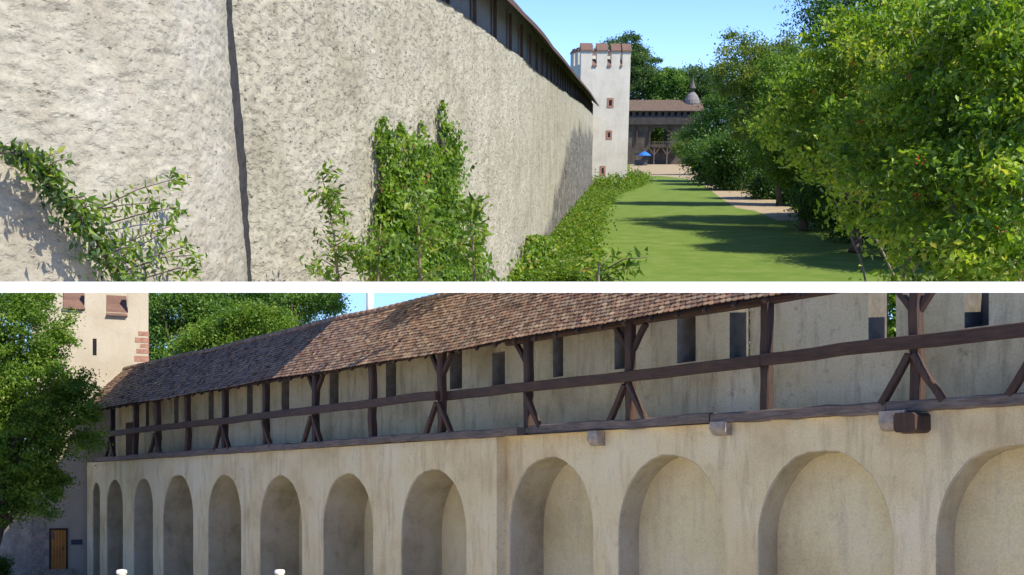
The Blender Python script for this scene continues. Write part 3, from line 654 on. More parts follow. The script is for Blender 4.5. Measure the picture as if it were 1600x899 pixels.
# ivy bank at the foot of the wall
def area_pts(poly, n, seed, hmax, tallness=lambda x, y: 1.):
    rg = np.random.default_rng(seed); Pw = [ground_a(*p) for p in poly]; xs_ = [p.x for p in Pw]; ys_ = [p.y for p in Pw]; out = []
    pl = np.array([(p.x, p.y) for p in Pw])
    def inside(x, y):
        c = False; j = len(pl) - 1
        for i in range(len(pl)):
            if (pl[i][1] > y) != (pl[j][1] > y) and x < (pl[j][0]-pl[i][0]) * (y-pl[i][1]) / (pl[j][1]-pl[i][1]) + pl[i][0]: c = not c
            j = i
        return c
    while len(out) < n:
        # nearer ground shows larger: sample distance with a bias to the near end
        y = min(ys_) + (max(ys_) - min(ys_)) * rg.random() ** 1.8; x = rg.uniform(min(xs_), max(xs_))
        if inside(x, y):
            hh = hmax * (.35 + .65 * (.5 + .5 * math.sin(x*2.1 + y*.9) * math.sin(y*.7 - x)))
            e_ = rg.random() < .3; out.append((x + rg.normal() * (.35 if e_ else .05), y, hh * rg.random() ** .5 * (1.5 if rg.random() < .08 else 1.)))
    return np.array(out)
P = area_pts([(800,449),(845,395),(880,348),(905,318),(925,293),(960,284),(985,282),(1018,284),(1005,292),(968,305),(952,325),(942,350),(932,400),(928,449)], 52000, 7, .5)
tag(leaf_mesh('ivy_ground_cover', P, .16, M['l_ivy'], clip=1, seed=9, up=1.), kind='stuff')
P = area_pts([(925,293),(960,280),(985,280),(1018,284),(1005,292),(968,302)], 6000, 8, 1.3)
leaf_o = leaf_mesh('weedy_bush', P, .26, M['l_ivy'], clip=1, seed=10, up=.6); tag(leaf_o, 'low green weeds growing round the foot of the white tower', 'weeds')
# dry grass tufts beside the path
g = Geo(); rg = random.Random(9)
for (a, b, n) in ((1108, 282, 500), (1135, 284, 700), (1158, 287, 400), (1200, 305, 260), (1180, 298, 300)):
    for k in range(n):
        p = ground_a(a + rg.gauss(0, 11), b + rg.gauss(0, 2)); h = rg.uniform(.3, 1.0); l = rg.uniform(-.25,.25)
        g.add([(p.x-.03,p.y,0),(p.x+.03,p.y,0),(p.x+l,p.y+rg.uniform(-.2,.2),h)], [(0,1,2)])
tag(mk('tall_grass', g, leaf('dry_grass', [(0, (.10,.13,.03)), (1, (.30,.28,.10))])), kind='stuff')
# climbing ivy on the wall
rgn = np.random.default_rng(4)
cols = [(588,182,14,.5),(601,205,12,.8),(618,192,14,.9),(634,212,16,1.),(650,188,9,.6),(655,230,18,1.),(672,225,14,.9),(686,158,8,.7),(690,190,13,.9),(700,215,12,.8),(640,250,45,1.5),(600,300,25,1.2),(690,300,26,1.4),(645,330,42,1.9),(648,400,50,1.9),(706,385,20,.8),(735,318,7,.3),(742,370,9,.4)]
pts, outs, aims, rn = [], [], [], []
for px, py, w, dens in cols:
    n = int(dens * 1700)
    for k in range(n):
        v = rgn.random() ** .85; y = py + (447 - py) * v; tap = min(1, .18 + (y - py) / 45.)
        x = px + rgn.normal() * w * .5 * tap + math.sin(y * .09 + px) * 3
        if rgn.random() < .18 * (vnoise(np.array([[x * .06, y * .06, 1.]]), 3)[0] + .7): continue
        p = wall_hit(x, y); o = .04 + abs(rgn.normal()) * .16 * tap + .22 * tap * max(0, vnoise(np.array([[x * .045, y * .035, 5.]]), 8)[0])
        pts.append((p.x + o, p.y - o * .15, p.z)); outs.append((1., -.2, .1)); rn.append(.5 + .4 * vnoise(np.array([[x*.05, y*.05, 9.]]), 2)[0])
iv = thing('climbing_ivy', 'dense green ivy climbing the rough wall in pointed columns', 'ivy', FA, tuple(wall_hit(650, 445)))
leaf_mesh('foliage', np.array(pts), .115, M['l_ivy'], iv, clip=1, seed=3, out=np.array(outs), up=.2, wid=.8, rnd=np.array(rn))
g = Geo()
for px, py, w, dens in cols[:10]:
    q = []
    for t in range(8):
        y = 447 - (447 - py - 6) * t / 7.; p = wall_hit(px + math.sin(y*.09 + px) * 3, y); q.append((p.x + .06, p.y, p.z))
    g.tube(q, [.03 - .0032*t for t in range(8)], 5)
mk('stem', g, M['bark'], iv, clip=1)

# young saplings in front of the wall, built as stems with paired leaflets
def spray(root, stems, size, mat, seed, n_side=7, barkm='twig', depth_jit=.3):
    """stems: lists of 3D points; leaves sit along side twigs"""
    rg = random.Random(seed); g = Geo(); P, A = [], []
    for pts_, r in stems:
        pts_ = [Vector(p) for p in pts_]; g.tube(pts_, [r * (1 - .75 * k / (len(pts_) - 1)) for k in range(len(pts_))], 6)
        L = sum((pts_[k+1] - pts_[k]).length for k in range(len(pts_) - 1)); m = max(5, int(L / (size * .55)))
        for q in range(m):
            t = (q + .5) / m * (len(pts_) - 1); k = min(int(t), len(pts_) - 2); p = pts_[k].lerp(pts_[k+1], t - k); d = (pts_[k+1] - pts_[k]).normalized()
            for s in (-1, 1):
                sd = (d.cross(Vector((rg.gauss(0,.3), -1, rg.gauss(0,.3)))).normalized() * s + d * .5 + Vector((0, rg.gauss(-.2,.3), -.15))).normalized()
                P.append(p + sd * size * .55); A.append(sd)
                if rg.random() < .3: P.append(p + sd * size * 1.2); A.append(sd)
    mk('stem', g, M[barkm], root, clip=1, smooth=True)
    leaf_mesh('foliage', np.array([tuple(p) for p in P]), size, mat, root, clip=1, seed=seed, up=.5, wid=.42, aim=np.array([tuple(a) for a in A]) * 1.3)
def sapling(label, px, D, top, wpx, n, seed, size=.16, lean=0, barkm='twig', name='sapling'):
    rg = random.Random(seed); root = thing(name, label, 'sapling', FA, tuple(at_a(px, 446, D)), 0)
    st_ = [([at_a(px, 460, D), at_a(px + lean*.3, (460 + top)/2, D), at_a(px + lean, top, D)], .03)]
    for k in range(n):
        f = rg.uniform(.05, .95); y = 450 + (top - 450) * f; s = rg.choice((-1, 1)); w = wpx * (1.1 - f * .8) * rg.uniform(.5, 1.1)
        a = at_a(px + lean * f, y, D); st_.append(([a, at_a(px + lean*f + s*w*.5, y - 14, D - rg.uniform(-.5,.6)), at_a(px + lean*f + s*w, y - rg.uniform(-8, 22), D - rg.uniform(-.8, 1.))], .012))
    spray(root, st_, size, M['l_bright'], seed, barkm=barkm); return root
sapling('airy young sapling left of the climbing ivy', 530, 17, 268, 72, 11, 1, .13, -28)
sapling('sapling with a bare pale stem in front of the climbing ivy', 657, 18, 300, 55, 8, 2, .17, -6)
sapling('leafy sapling with long leaves right of the climbing ivy', 742, 19, 312, 40, 10, 3, .19, -10)
sapling('small sapling low between the two taller saplings', 590, 17.5, 350, 50, 9, 5, .16, 5)
sapling('low sprig of long leaves hanging over the lawn edge', 935, 16, 408, 0, 0, 6, .13)
rt = thing('hanging_branch', 'leafy branch reaching across the near edge of the lawn', 'branch', FA, tuple(at_a(930, 446, 17)))
spray(rt, [([at_a(915,460,17), at_a(940,425,17), at_a(975,405,16.6), at_a(1014,402,16.2)], .02), ([at_a(935,440,17), at_a(965,422,16.8), at_a(1000,418,16.4)], .012), ([at_a(925,450,17), at_a(935,420,17), at_a(955,395,17)], .012), ([at_a(945,430,17), at_a(960,436,16.8), at_a(985,442,16.5)], .012)], .17, M['l_ivy'], 12)
# separate ivy clump at the wall's foot
pts = []
for k in range(3800):
    a = rgn.random(); x = 826 + rgn.normal() * 17 * (1.15 - a) ; y = 447 - a * 78; p = wall_hit(min(x, 885), y); o = abs(rgn.normal()) * .35
    pts.append((p.x + .05 + o, p.y - .3 * o, p.z))
tag(leaf_mesh('ivy_clump', np.array(pts), .16, M['l_ivy'], clip=1, seed=21, out=np.tile([1., -.2, .2], (len(pts), 1)), wid=.8), 'small mound of ivy against the wall foot right of the saplings', 'ivy')

# creeper on the bastion
cr = thing('creeper', 'creeper with drooping leaflets trained down the rounded bastion at far left', 'creeper', FA, tuple(bastion_hit(190, 440)[0]))
def bh(px, py, o):
    p, n = bastion_hit(px, py); return p + n * o
main = [(-30,236),(8,240),(32,255),(55,285),(78,312),(103,340),(125,370),(142,402),(160,448)]
st_ = [([bh(a, b, .22) for a, b in main], .028)]
rg = random.Random(8)
for k in range(26):
    t = rg.random() ** .8 * (len(main) - 1.01); i = int(t); f = t - i; a = main[i][0] * (1-f) + main[i+1][0] * f; b = main[i][1] * (1-f) + main[i+1][1] * f
    L = rg.uniform(18, 46); an = math.radians(rg.uniform(-60, 95)); 
    st_.append(([bh(a, b, .22), bh(a + L*.5*math.cos(an), b + L*.5*math.sin(an) - 3, .34), bh(a + L*math.cos(an), b + L*math.sin(an) + 10, .30)], .009))
for (a, b, c, d) in ((130,330,258,282), (150,350,256,325), (165,385,245,352), (185,420,284,406), (180,410,262,380), (175,400,230,372), (120,330,215,318), (190,440,275,430)):
    q1, q2 = rg.uniform(.3, .6), rg.uniform(-16, 2); st_.append(([bh(a, b, .15), bh(a+(c-a)*q1, b+(d-b)*q1 + q2, .32), bh(a+(c-a)*.8, b+(d-b)*.8 + q2*.8, .36), bh(c + rg.uniform(-12, 4), d + rg.uniform(-4, 12), .3)], .009))
spray(cr, st_, .105, M['l_bright'], 31, barkm='bark')
pts = []
for k in range(650):
    t = rg.random() * (len(main) - 1.01); i = int(t); f = t - i; a = main[i][0] * (1-f) + main[i+1][0] * f; b = main[i][1] * (1-f) + main[i+1][1] * f
    pts.append(tuple(bh(a + rg.gauss(0, 9 + 7 * (t > 4)), b + rg.gauss(0, 9), .12 + abs(rg.gauss(0, .12)))))
leaf_mesh('foliage', np.array(pts), .095, M['l_blue'], cr, clip=1, seed=33, up=.2, wid=.5)

# ================================================================== white divider bar added between the two sites, belonging to neither
rd = 8.
zr0, zr1 = (YB - 457.5) / F * rd, (YB - 440.5) / F * rd
rl = thing('divider_bar', 'long straight white divider bar added across the whole view between lawn and courtyard', 'divider', FB, (0, rd, 0))
g = Geo(); g.add([(-7,0,zr0),(7,0,zr0),(7,.06,zr0+.02),(-7,.06,zr0+.02),(-7,0,zr1),(7,0,zr1),(7,.06,zr1-.0),(-7,.06,zr1-.0)], [(0,3,2,1),(4,5,6,7),(0,1,5,4),(1,2,6,5),(2,3,7,6),(3,0,4,7)], .5)
mk('bar', g, M['white'], rl, frame=FB, local=True)
for s in (-1, 1):
    g = Geo(); g.box(s*7.1 - .09, s*7.1 + .09, -.05, .13, -4.6, zr1 + .05); mk('post', g, M['white'], rl, frame=FB, local=True)  # unseen end posts added to the divider bar

# ================================================================== LOWER SITE: courtyard side of the wall
a_, b_ = .0143, 2.25e-5
D0 = 1 / (a_ + 800 * b_); nrm = Vector((b_ * F, a_ + 800 * b_)).normalized(); ang = math.atan2(-nrm.x, nrm.y)
W0 = Matrix.Translation((0, D0, 0)) @ Matrix.Rotation(ang, 4, 'Z'); W0i = W0.inverted(); CO = W0i @ Vector((0,0,0))
def loc(px, py, y):          # ray through a pixel meets the plane local y: gives local x, z
    d = W0i.to_3x3() @ dir_b(px, py); t = (y - CO.y) / d.y; return CO.x + d.x * t, d.z * t
GZ = -4.6; ZT = 1.64; YL, YR = -.12, .24
cw_ = thing('covered_wall_walk', 'long arcaded courtyard wall carrying a timber wall walk under a tiled roof', 'wall', FB, (0, D0, 0), ang)
def mw(name, g, mat, root=cw_, **k): return mk(name, g, mat, root, frame=FB, local=True, clip=-1, **k)
xstep = loc(776, 800, YL)[0]; xend = loc(136, 800, YL)[0]; xfar = loc(1840, 800, YR)[0]
arches = [(1462,1722,693,.7),(1184,1396,703,.7),(966,1132,710,.75),(796,927,714,1.3),(627,729,733,1.6),(505,583,740,1.7),(406,472,743,1.7),(325,377,742,1.7),(255,302,742,1.7),(209,239,748,1.7),(167,192,750,1.7),(145,156,754,1.5)]
segs = []
for L_, R_, tp, dp in arches:
    y = YR if L_ > 776 else YL; xL, xR = loc(L_, 850, y)[0], loc(R_, 850, y)[0]; zt_ = loc((L_ + R_) / 2, tp, y)[1]
    segs.append((xL, xR, zt_, dp, y))
segs.sort()
def arch_z(x, xL, xR, zt_):
    c, a = (xL + xR) / 2, (xR - xL) / 2; u = min(1, abs(x - c) / a); rise = a * 1.2
    wob = .014 * math.sin(x * 5.3 + xL) + .008 * math.sin(x * 17.1 + 2 * xR) + .006 * math.sin(x * 41)
    return zt_ - rise + rise * (1 - u ** 2.15) ** (1/2.0) + wob * (1 - u ** 6)
g = Geo()
def strip(x0, x1, z0a, z0b, y, ztop):
    n = 5; g.grid([[(x0, y, z0a + (ztop - z0a) * k / n), (x1, y, z0b + (ztop - z0b) * k / n)] for k in range(n + 1)], .5)
rj = random.Random(2)
for (lo, hi, y) in ((xend, xstep, YL), (xstep, xfar, YR)):
    cur = lo
    for xL, xR, zt_, dp, yy in [s for s in segs if s[4] == y]:
        strip(cur, xL, GZ, GZ, y, ZT)
        N = 60; xs_ = [(xL + xR)/2 - (xR - xL)/2 * math.cos(math.pi * k / N) for k in range(N + 1)]
        zs_ = [arch_z(x, xL, xR, zt_) for x in xs_]
        for k in range(N): strip(xs_[k], xs_[k+1], zs_[k], zs_[k+1], y, ZT)
        cur = xR
    strip(cur, hi, GZ, GZ, y, ZT)
# step between the two sections, far end face, and top of the wall
g.grid([[(xstep, YL, GZ), (xstep, YR + .02, GZ)], [(xstep, YL, ZT), (xstep, YR + .02, ZT)]], .5)
g.grid([[(xend, YL, GZ), (xend, 2.6, GZ)], [(xend, YL, ZT), (xend, 2.6, ZT)]], .5)
g.grid([[(xend, YL, ZT), (xstep, YL, ZT), (xfar, YR, ZT)], [(xend, 1.5, ZT), (xstep, 1.5, ZT), (xfar, 1.5, ZT)]], .5)
mw('arcade_face', g, M['arcade'])
for xL, xR, zt_, dp, y in segs:
    N = 60; outl = [(xL, GZ)] + [(x, arch_z(x, xL, xR, zt_)) for x in [(xL + xR)/2 - (xR - xL)/2 * math.cos(math.pi * k / N) for k in range(N + 1)]] + [(xR, GZ)]
    c = ((xL + xR) / 2, -1.5)
    def ins(p, d): return (p[0] + math.copysign(min(d, abs(c[0]-p[0])), c[0]-p[0]) * min(1, abs(c[0]-p[0]) / ((xR-xL)*.35)), p[1] - (d if p[1] > zt_ - 1.2 and abs(c[0]-p[0]) < (xR-xL)*.45 else 0))
    rows = [[(p[0], y, p[1]) for p in outl], [(*ins(p, .025), ) for p in outl]]
    rows = [rows[0], [(q[0], y + .03, q[1]) for q in rows[1]], [(q[0], y + dp*.5, q[1]) for q in rows[1]], [(q[0], y + dp, q[1]) for q in rows[1]]]
    g = Geo(); g.grid(rows, .5)
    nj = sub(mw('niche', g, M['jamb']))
    bk = rows[-1]; m = len(bk); g = Geo(); V = []
    for k in range(m): V += [bk[k], (bk[k][0], bk[k][1], GZ)]
    g.add(V, [(2*k, 2*k+1, 2*k+3, 2*k+2) for k in range(1, m - 2)], .5)
    mw('niche_back', g, M['niche'], nj)
# walkway floor beam (weathered, in several lengths), planks
random.seed(11)
cuts = [loc(px, 690, YL - .05)[0] for px in (150, 300, 452, 617, 815)] + [loc(px, 650, YR - .05)[0] for px in (1115, 1390, 1700)]
for k in range(len(cuts) - 1):
    y = (YL if cuts[k+1] < xstep + 1.5 else YR) - .02; z = ZT + .12 + random.uniform(-.02, .02); hh = random.uniform(.22, .27)
    g = Geo(); g.beam((cuts[k] + .01, y, z), (cuts[k+1] - .01, y, z + random.uniform(-.02, .02)), .34, hh, n=10, jit=.015); mw('edge_beam', g, M['oldbeam'])
g = Geo(); g.box(xend, xfar, .12, 1.49, ZT + .02, ZT + .08, .5); mw('walkway_floor', g, M['greywood'])
# roof heights from the picture
EY = -.42
zE = sum(loc(px, py, EY)[1] for px, py in ((1120,479),(1000,501),(840,530),(680,552),(500,581),(400,596))) / 6
RY = 1.9
zR = sum(loc(px, py, RY)[1] for px, py in ((700,462),(575,490),(480,512),(400,528))) / 4
# posts, braces, brackets
plist = [(1640,'b'),(1432,'b'),(1197,''),(985,'b'),(826,'r'),(690,'b'),(583,''),(493,'b'),(416,'r'),(352,'b'),(293,''),(247,'b'),(212,''),(176,'b')]
for px, br in plist:
    y = (YL if px < 776 else YR) + .02; x = loc(px, 640, y)[0]; zb = ZT + .24
    lean = random.uniform(-.03, .03); g = Geo(); g.beam((x, y, zb - .02), (x + lean, y, zE + .12), .24, .24, up=(0,1,0), n=7, jit=.012); po = sub(mw('post', g, M['wood']))
    def brace(s):
        g = Geo(); g.beam((x + s*.06, y - .14, zb + .9), (x + s*.66, y - .14, zb - .06), .14, .16, up=(0,1,0), n=4, jit=.008); mw('brace', g, M['wood'], po)
    if br in ('b',): brace(-1); brace(1)
    if br == 'r': brace(1)
    for s in ((-1, 1) if px in (1640, 1432, 985, 690, 493) else ((-1,) if px == 826 else ())):
        g = Geo(); g.beam((x + s*.06, y + .02, zE - .62), (x + s*.52, y + .02, zE + .02), .13, .15, up=(0,1,0), n=3, jit=.006); mw('bracket', g, M['wood'], po)
# rails: one length between joints at posts
rx = [loc(px, 640, (YL if px < 776 else YR))[0] for px, _ in plist]; rx.sort()
zrail = sum(loc(px, py, YR - .1)[1] for px, py in ((1197,566),(985,586),(826,603))) / 3
js = [xend + .3] + rx[2::3] + [xfar]
for k in range(len(js) - 1):
    y = (YL if js[k+1] < xstep + 1.5 else YR) - .17
    g = Geo(); g.beam((js[k] + .005, y, zrail), (js[k+1] - .005, y, zrail + random.uniform(-.015, .015)), .12, .27, n=12, jit=.01); mw('hand_rail', g, M['woodx'])
# wall plate under the eave
g = Geo(); g.beam((xend, YL + .06, zE + .14), (xstep, YL + .06, zE + .14), .22, .2, n=14); g.beam((xstep, YR + .06, zE + .14), (xfar, YR + .06, zE + .14), .22, .2, n=14); mw('wall_plate', g, M['woodx'])
# parapet behind the walk, with tall recesses
PY = 1.5
slots = [(1507,1545,None,513,0),(1357,1400,None,533,1),(1140,1172,None,560,1),(1058,1087,492,568,0),(960,980,None,578,0),(864,880,None,590,0),(769,789,552,603,0),(703,722,550,609,0),(603,619,566,622,0),(515,529,580,633,0),(440,452,590,642,0),(386,395,598,650,0),(326,334,608,658,0),(272,279,618,668,0),(228,233,625,676,0)]
ptop = zE + 1.5
sl_ = sorted((loc(a, 550, PY)[0], loc(b, 550, PY)[0], (loc(a, t, PY)[1] if t else zE + 1.1), loc(a, bt_, PY)[1], o) for a, b, t, bt_, o in slots)
M['slot_shade'] = simple('painted_shade_lining', (.13,.115,.09), .95, .3, 4)  # darker copy of the lining: shade put into the colour of sunlit slots
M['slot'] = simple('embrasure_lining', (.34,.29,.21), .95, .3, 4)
g = Geo(); cur = xend
def q(x0, x1, z0, z1, y=PY): g.grid([[(x0, y, z0), (x1, y, z0)], [(x0, y, z1), (x1, y, z1)]], .5)
for x0, x1, z1, z0, o in sl_:
    z1 = min(z1, zE + 1.1)
    q(cur, x0, ZT, ptop); q(x0, x1, ZT, z0); q(x0, x1, z1, ptop); cur = x1
q(cur, xfar, ZT, ptop); mw('parapet', g, M['parapet'])
for x0, x1, z1, z0, o in sl_:
    z1 = min(z1, zE + 1.1)
    dp = .75; g = Geo()
    g.grid([[(x0, PY, z0), (x0, PY + dp, z0)], [(x0, PY, z1), (x0, PY + dp, z1)]], .5); g.grid([[(x1, PY, z0), (x1, PY + dp, z0)], [(x1, PY, z1), (x1, PY + dp, z1)]], .5)
    g.grid([[(x0, PY, z0), (x1, PY, z0)], [(x0, PY + dp, z0), (x1, PY + dp, z0)]], .5); g.grid([[(x0, PY, z1), (x1, PY, z1)], [(x0, PY + dp, z1), (x1, PY + dp, z1)]], .5)
    if not o: g.grid([[(x0, PY + dp, z0), (x1, PY + dp, z0)], [(x0, PY + dp, z1), (x1, PY + dp, z1)]], .5)
    else:  # only a slit stays open at the back
        xm = x0 + (x1 - x0) * .0; g.grid([[(x0, PY + dp, z0), (xm + .02, PY + dp, z0)], [(x0, PY + dp, z1), (xm + .02, PY + dp, z1)]], .5)
    mw('embrasure', g, M['slot'] if x0 < loc(1110, 550, PY)[0] else M['slot_shade'])
# door at the dark end of the walk
xd = loc(203, 700, PY)[0]; g = Geo(); g.box(xd - .45, xd + .45, PY - .05, PY - .01, ZT + .08, ZT + 2.1, .3); mw('walk_door', g, M['wood'])
# corbels under the beam
for px, pt, pb, w, mt in ((938,674,697,.36,'stone'), (1133,660,681,.42,'stone'), (1405,643,674,.55,'stone')):
    x, z1 = loc(px, pt, YR); z0 = loc(px, pb, YR)[1]; g = Geo()
    prof = [(0, z1), (-.30, z1), (-.32, z0 + .16), (-.22, z0 + .03), (-.1, z0), (0, z0)]
    g.add([(x - w/2, YR + p[0], p[1]) for p in prof] + [(x + w/2, YR + p[0], p[1]) for p in prof], [tuple(range(5, -1, -1)), tuple(range(6, 12))] + [(i, (i+1) % 6, (i+1) % 6 + 6, i + 6) for i in range(6)], .5)
    mw('corbel', g, M[mt])
x, z1 = loc(1437, 643, YR); z0 = loc(1437, 673, YR)[1]; g = Geo(); g.beam((x, YR + .05, (z0+z1)/2 - .01), (x, YR - .62, (z0+z1)/2 - .04), .46, z1 - z0, n=4, jit=.012); mw('beam_end', g, M['wood'])
for px in (1072, 903, 760, 640, 560):        # rafter feet showing below the eave
    pass
# the roof: overlapping rows of flat clay tiles
rr_ = random.Random(4); run = RY - EY; rise = zR - zE; SL = math.hypot(run, rise); ca, sa = run / SL, rise / SL
rows_n = 21; exp_ = SL / rows_n; tw_ = .17
xroof0 = xend - .6; ncol = int((xfar - xroof0) / tw_)
V = []; Fs = []; A_ = []
def sag(x, t): return .03 * math.sin(x * .35) + .02 * math.sin(x * .9 + 1)
prof = [(-.5, 0), (-.5, .66), (-.28, .93), (0, 1.), (.28, .93), (.5, .66), (.5, 0)]     # rounded tail, in tile widths / lengths
for r_ in range(rows_n):
    for c_ in range(ncol):
        x = xroof0 + (c_ + (.5 if r_ % 2 else 0)) * tw_ + rr_.gauss(0, .004); s0 = r_ * exp_ + rr_.gauss(0, .006); Lt = exp_ * 1.45
        lift = .036 + rr_.uniform(0, .012); tilt = rr_.gauss(0, .006); k = len(V); col = rr_.random()
        for (u, v) in prof:
            s_ = s0 + Lt * (1 - v); h_ = .012 + lift * v + tilt * u * 2; xx2 = x + u * (tw_ - .006)
            V.append((xx2, EY + s_ * ca - h_ * sa, zE + s_ * sa + h_ * ca + sag(xx2, s_)))
        for (u, v) in prof[1:6]:
            s_ = s0 + Lt * (1 - v); h_ = .012 + lift * v + tilt * u * 2 - .02; xx2 = x + u * (tw_ - .006)
            V.append((xx2, EY + s_ * ca - h_ * sa, zE + s_ * sa + h_ * ca + sag(xx2, s_)))
        Fs.append((k+6, k+5, k+4, k+3, k+2, k+1, k)[::-1])
        for j in range(4): Fs.append((k+1+j, k+7+j, k+8+j, k+2+j))
        A_ += [col] * 12
g = Geo(); g.v = V; g.f = Fs; g.a = A_; rf = sub(mw('roof', g, M['tile']))
g = Geo()      # boarding under the tiles and the rear slope
g.grid([[(xroof0, EY + .05, zE - .01), (xfar, EY + .05, zE - .01)], [(xroof0, RY, zR - .03), (xfar, RY, zR - .03)], [(xroof0, RY + 1.4, zR - 1.3), (xfar, RY + 1.4, zR - 1.3)]], .4)
g.grid([[(xroof0, EY + .05, zE - .01), (xroof0, RY, zR - .03)], [(xroof0, RY + 1.4, zE - .01), (xroof0, RY + 1.4, zR - 1.3)]], .4)
mw('roof_boards', g, M['woodx'], rf)
for x in np.arange(xend, xfar, .8):
    pass
for x in np.arange(xend + .2, xfar, .85):      # rafter tails
    g = Geo(); g.bar((x, EY + .02, zE - .07), (x, EY + 1.2, zE - .07 + 1.2 * rise / run), .1, .11); mw('rafter', g, M['wood'], rf)
g = Geo(); x = xroof0
while x < xfar:
    L_ = .42; g.tube([(x, RY, zR - .03 + sag(x, 0)), (x + .03, RY, zR + sag(x, 0)), (x + L_ + .03, RY, zR - .02 + sag(x, 0))], [.10, .135, .115], 9, True, rr_.random() * .7 + .25); x += L_ - .03
mw('ridge_tiles', g, M['tile'], rf, smooth=True)
# small hipped roof behind the ridge at the tower end
g = Geo(); hx, hz = loc(205, 574, RY + .8)[0], zR
g.add([(hx-2.6, RY-.2, zR-1.7),(hx+1.6, RY-.2, zR-.9),(hx+1.6, RY+2, zR-1.2),(hx-2.6, RY+2, zR-1.7),(hx-.4, RY+.7, zR+.25),(hx+.9, RY+.7, zR+.2)], [(0,1,5,4),(1,2,5),(2,3,4,5),(3,0,4)], .6)
mw('hip_roof', g, M['tile'], rf)

# --- tower of the courtyard
TBD = 59.
TX1 = (232 - 800) / F * TBD; TRB = math.radians(21); TW = Matrix.Translation((TX1, TBD, 0)) @ Matrix.Rotation(TRB, 4, 'Z'); TWi = TW.inverted(); TO = TWi @ Vector((0,0,0))
def tloc(px, py):
    d = TWi.to_3x3() @ dir_b(px, py); t = -TO.y / d.y; return TO.x + d.x * t, d.z * t
tx = lambda px: tloc(px, 600)[0]
tz = lambda py, px=140: tloc(px, py)[1]
ct = thing('courtyard_tower', 'cream square tower with tiled battlement sills behind the left end of the wall walk', 'tower', FB, (TX1, TBD, 0), TRB)
def mt_(name, g, mat, root=ct, **k): return mk(name, g, mat, root, frame=FB, local=True, clip=-1, **k)
g = Geo(); X0, X1 = tx(50), tx(232); zs = tz(487)
g.box(X0, X1, 0., 0. + 6.5, GZ, tz(486), .5); mt_('shaft', g, M['tower_b'])
for a, b in ((50, 98), (133, 166), (200, 232)):
    g = Geo(); g.box(tx(a), tx(b), 0. + .002, 0. + .6, tz(486), tz(440), .5); mt_('merlon', g, M['tower_b'])
for a, b, t, bo in ((98, 133, 446, 484), (166, 200, 452, 491)):
    g = Geo(); n = 7; xa, xb = tx(a) + .02, tx(b) - .02
    for k in range(n):
        z0, z1 = tz(bo) + (tz(t) - tz(bo)) * k / n, tz(bo) + (tz(t) - tz(bo)) * (k + 1) / n; y0, y1 = 0. - .16 + 1.7 * k / n, 0. - .16 + 1.7 * (k + 1) / n
        m = 1
        for j in range(m):
            u0, u1 = xa + (xb - xa) * j / m, xa + (xb - xa) * (j + 1) / m - .015
            g.add([(u0,y0-.03,z0),(u1,y0-.03,z0),(u1,y1,z1+.01),(u0,y1,z1+.01),(u0,y0-.03,z0-.04),(u1,y0-.03,z0-.04)], [(0,1,2,3),(4,5,1,0)], random.uniform(.4, .8))
    g.box(xa, xb, 0. - .1, 0. + .5, tz(bo) - .03, tz(bo) + .03, .5)
    mt_('tile_sill', g, M['tile_cap'])
    g = Geo(); g.box(tx(a) - .3, tx(b) + .3, 1.6, 2.1, tz(bo), tz(430), .5); mt_('rear_merlon', g, M['tower_b'])
g = Geo(); g.box(tx(145), tx(151), 0. - .012, 0. + .05, tz(555), tz(529), .5); mt_('slit_window', g, M['dark'])
random.seed(3)
for k, (a, b, t, bo) in enumerate(((216,231,514,521),(211,231,524,532),(219,231,534,540),(213,231,542,549),(210,231,553,562),(215,231,564,573))):
    g = Geo(); g.box(tx(a), tx(b) + .06, 0. - .015, 0. + .4, tz(bo), tz(t), .5); mt_('quoin', g, M['redstone'])
# older stone base of the tower with rough quoins
g = Geo()
for k in range(9):
    z0 = GZ + k * .44; w = 1.0 if k % 2 else .62; g.box(tx(50) - .03, tx(50) + w * random.uniform(.8, 1.1), 0. - .05, 0. + .3, z0 + .015, z0 + .42)
mt_('corner_stones', g, M['stone'])
g = Geo(); dx0, dx1, dz0, dz1 = tx(80), tx(103), tz(888), tz(828)
g.box(dx0, dx1, 0. - .05, 0. + .02, dz0, dz1, .5); dr = sub(mt_('door', g, M['door']))
g = Geo()
for k in range(1, 5): x = dx0 + (dx1 - dx0) * k / 5; g.box(x - .008, x + .008, 0. - .056, 0. - .049, dz0, dz1)
mt_('board_gaps', g, M['dark'], dr)
g = Geo(); g.box(dx1 - .17, dx1 - .11, 0. - .1, 0. - .05, dz0 + 1., dz0 + 1.15); mt_('handle', g, M['metal'], dr)
g = Geo()
for (a, b, c, d) in ((dx0 - .1, dx0, dz0, dz1 + .1), (dx1, dx1 + .1, dz0, dz1 + .1), (dx0, dx1, dz1, dz1 + .1)): g.box(a, b, 0. - .08, 0. + .02, c, d)
mt_('frame', g, M['wood'], dr)
g = Geo(); g.box(dx0 - .3, dx1 + .35, 0. - .5, 0., GZ, dz0 - .01); mt_('doorstep', g, M['stone'])
g = Geo(); g.box(tx(111), tx(129), 0. - .03, 0. - .002, tz(851), tz(843), .5); mt_('plaque', g, M['plaque'])
# link wall between tower and arcade, in the shade
# rubble building left of the tower
g = Geo(); g.box(at_b(-160,700,56).x, at_b(50,700,58).x, 58, 63, GZ, at_b(0,700,58).z, .5)
tag(mk('rubble_wall', g, M['rubble'], None, FB, clip=-1), 'low warm coloured rubble wall left of the orange door, under the leafy tree', 'wall')

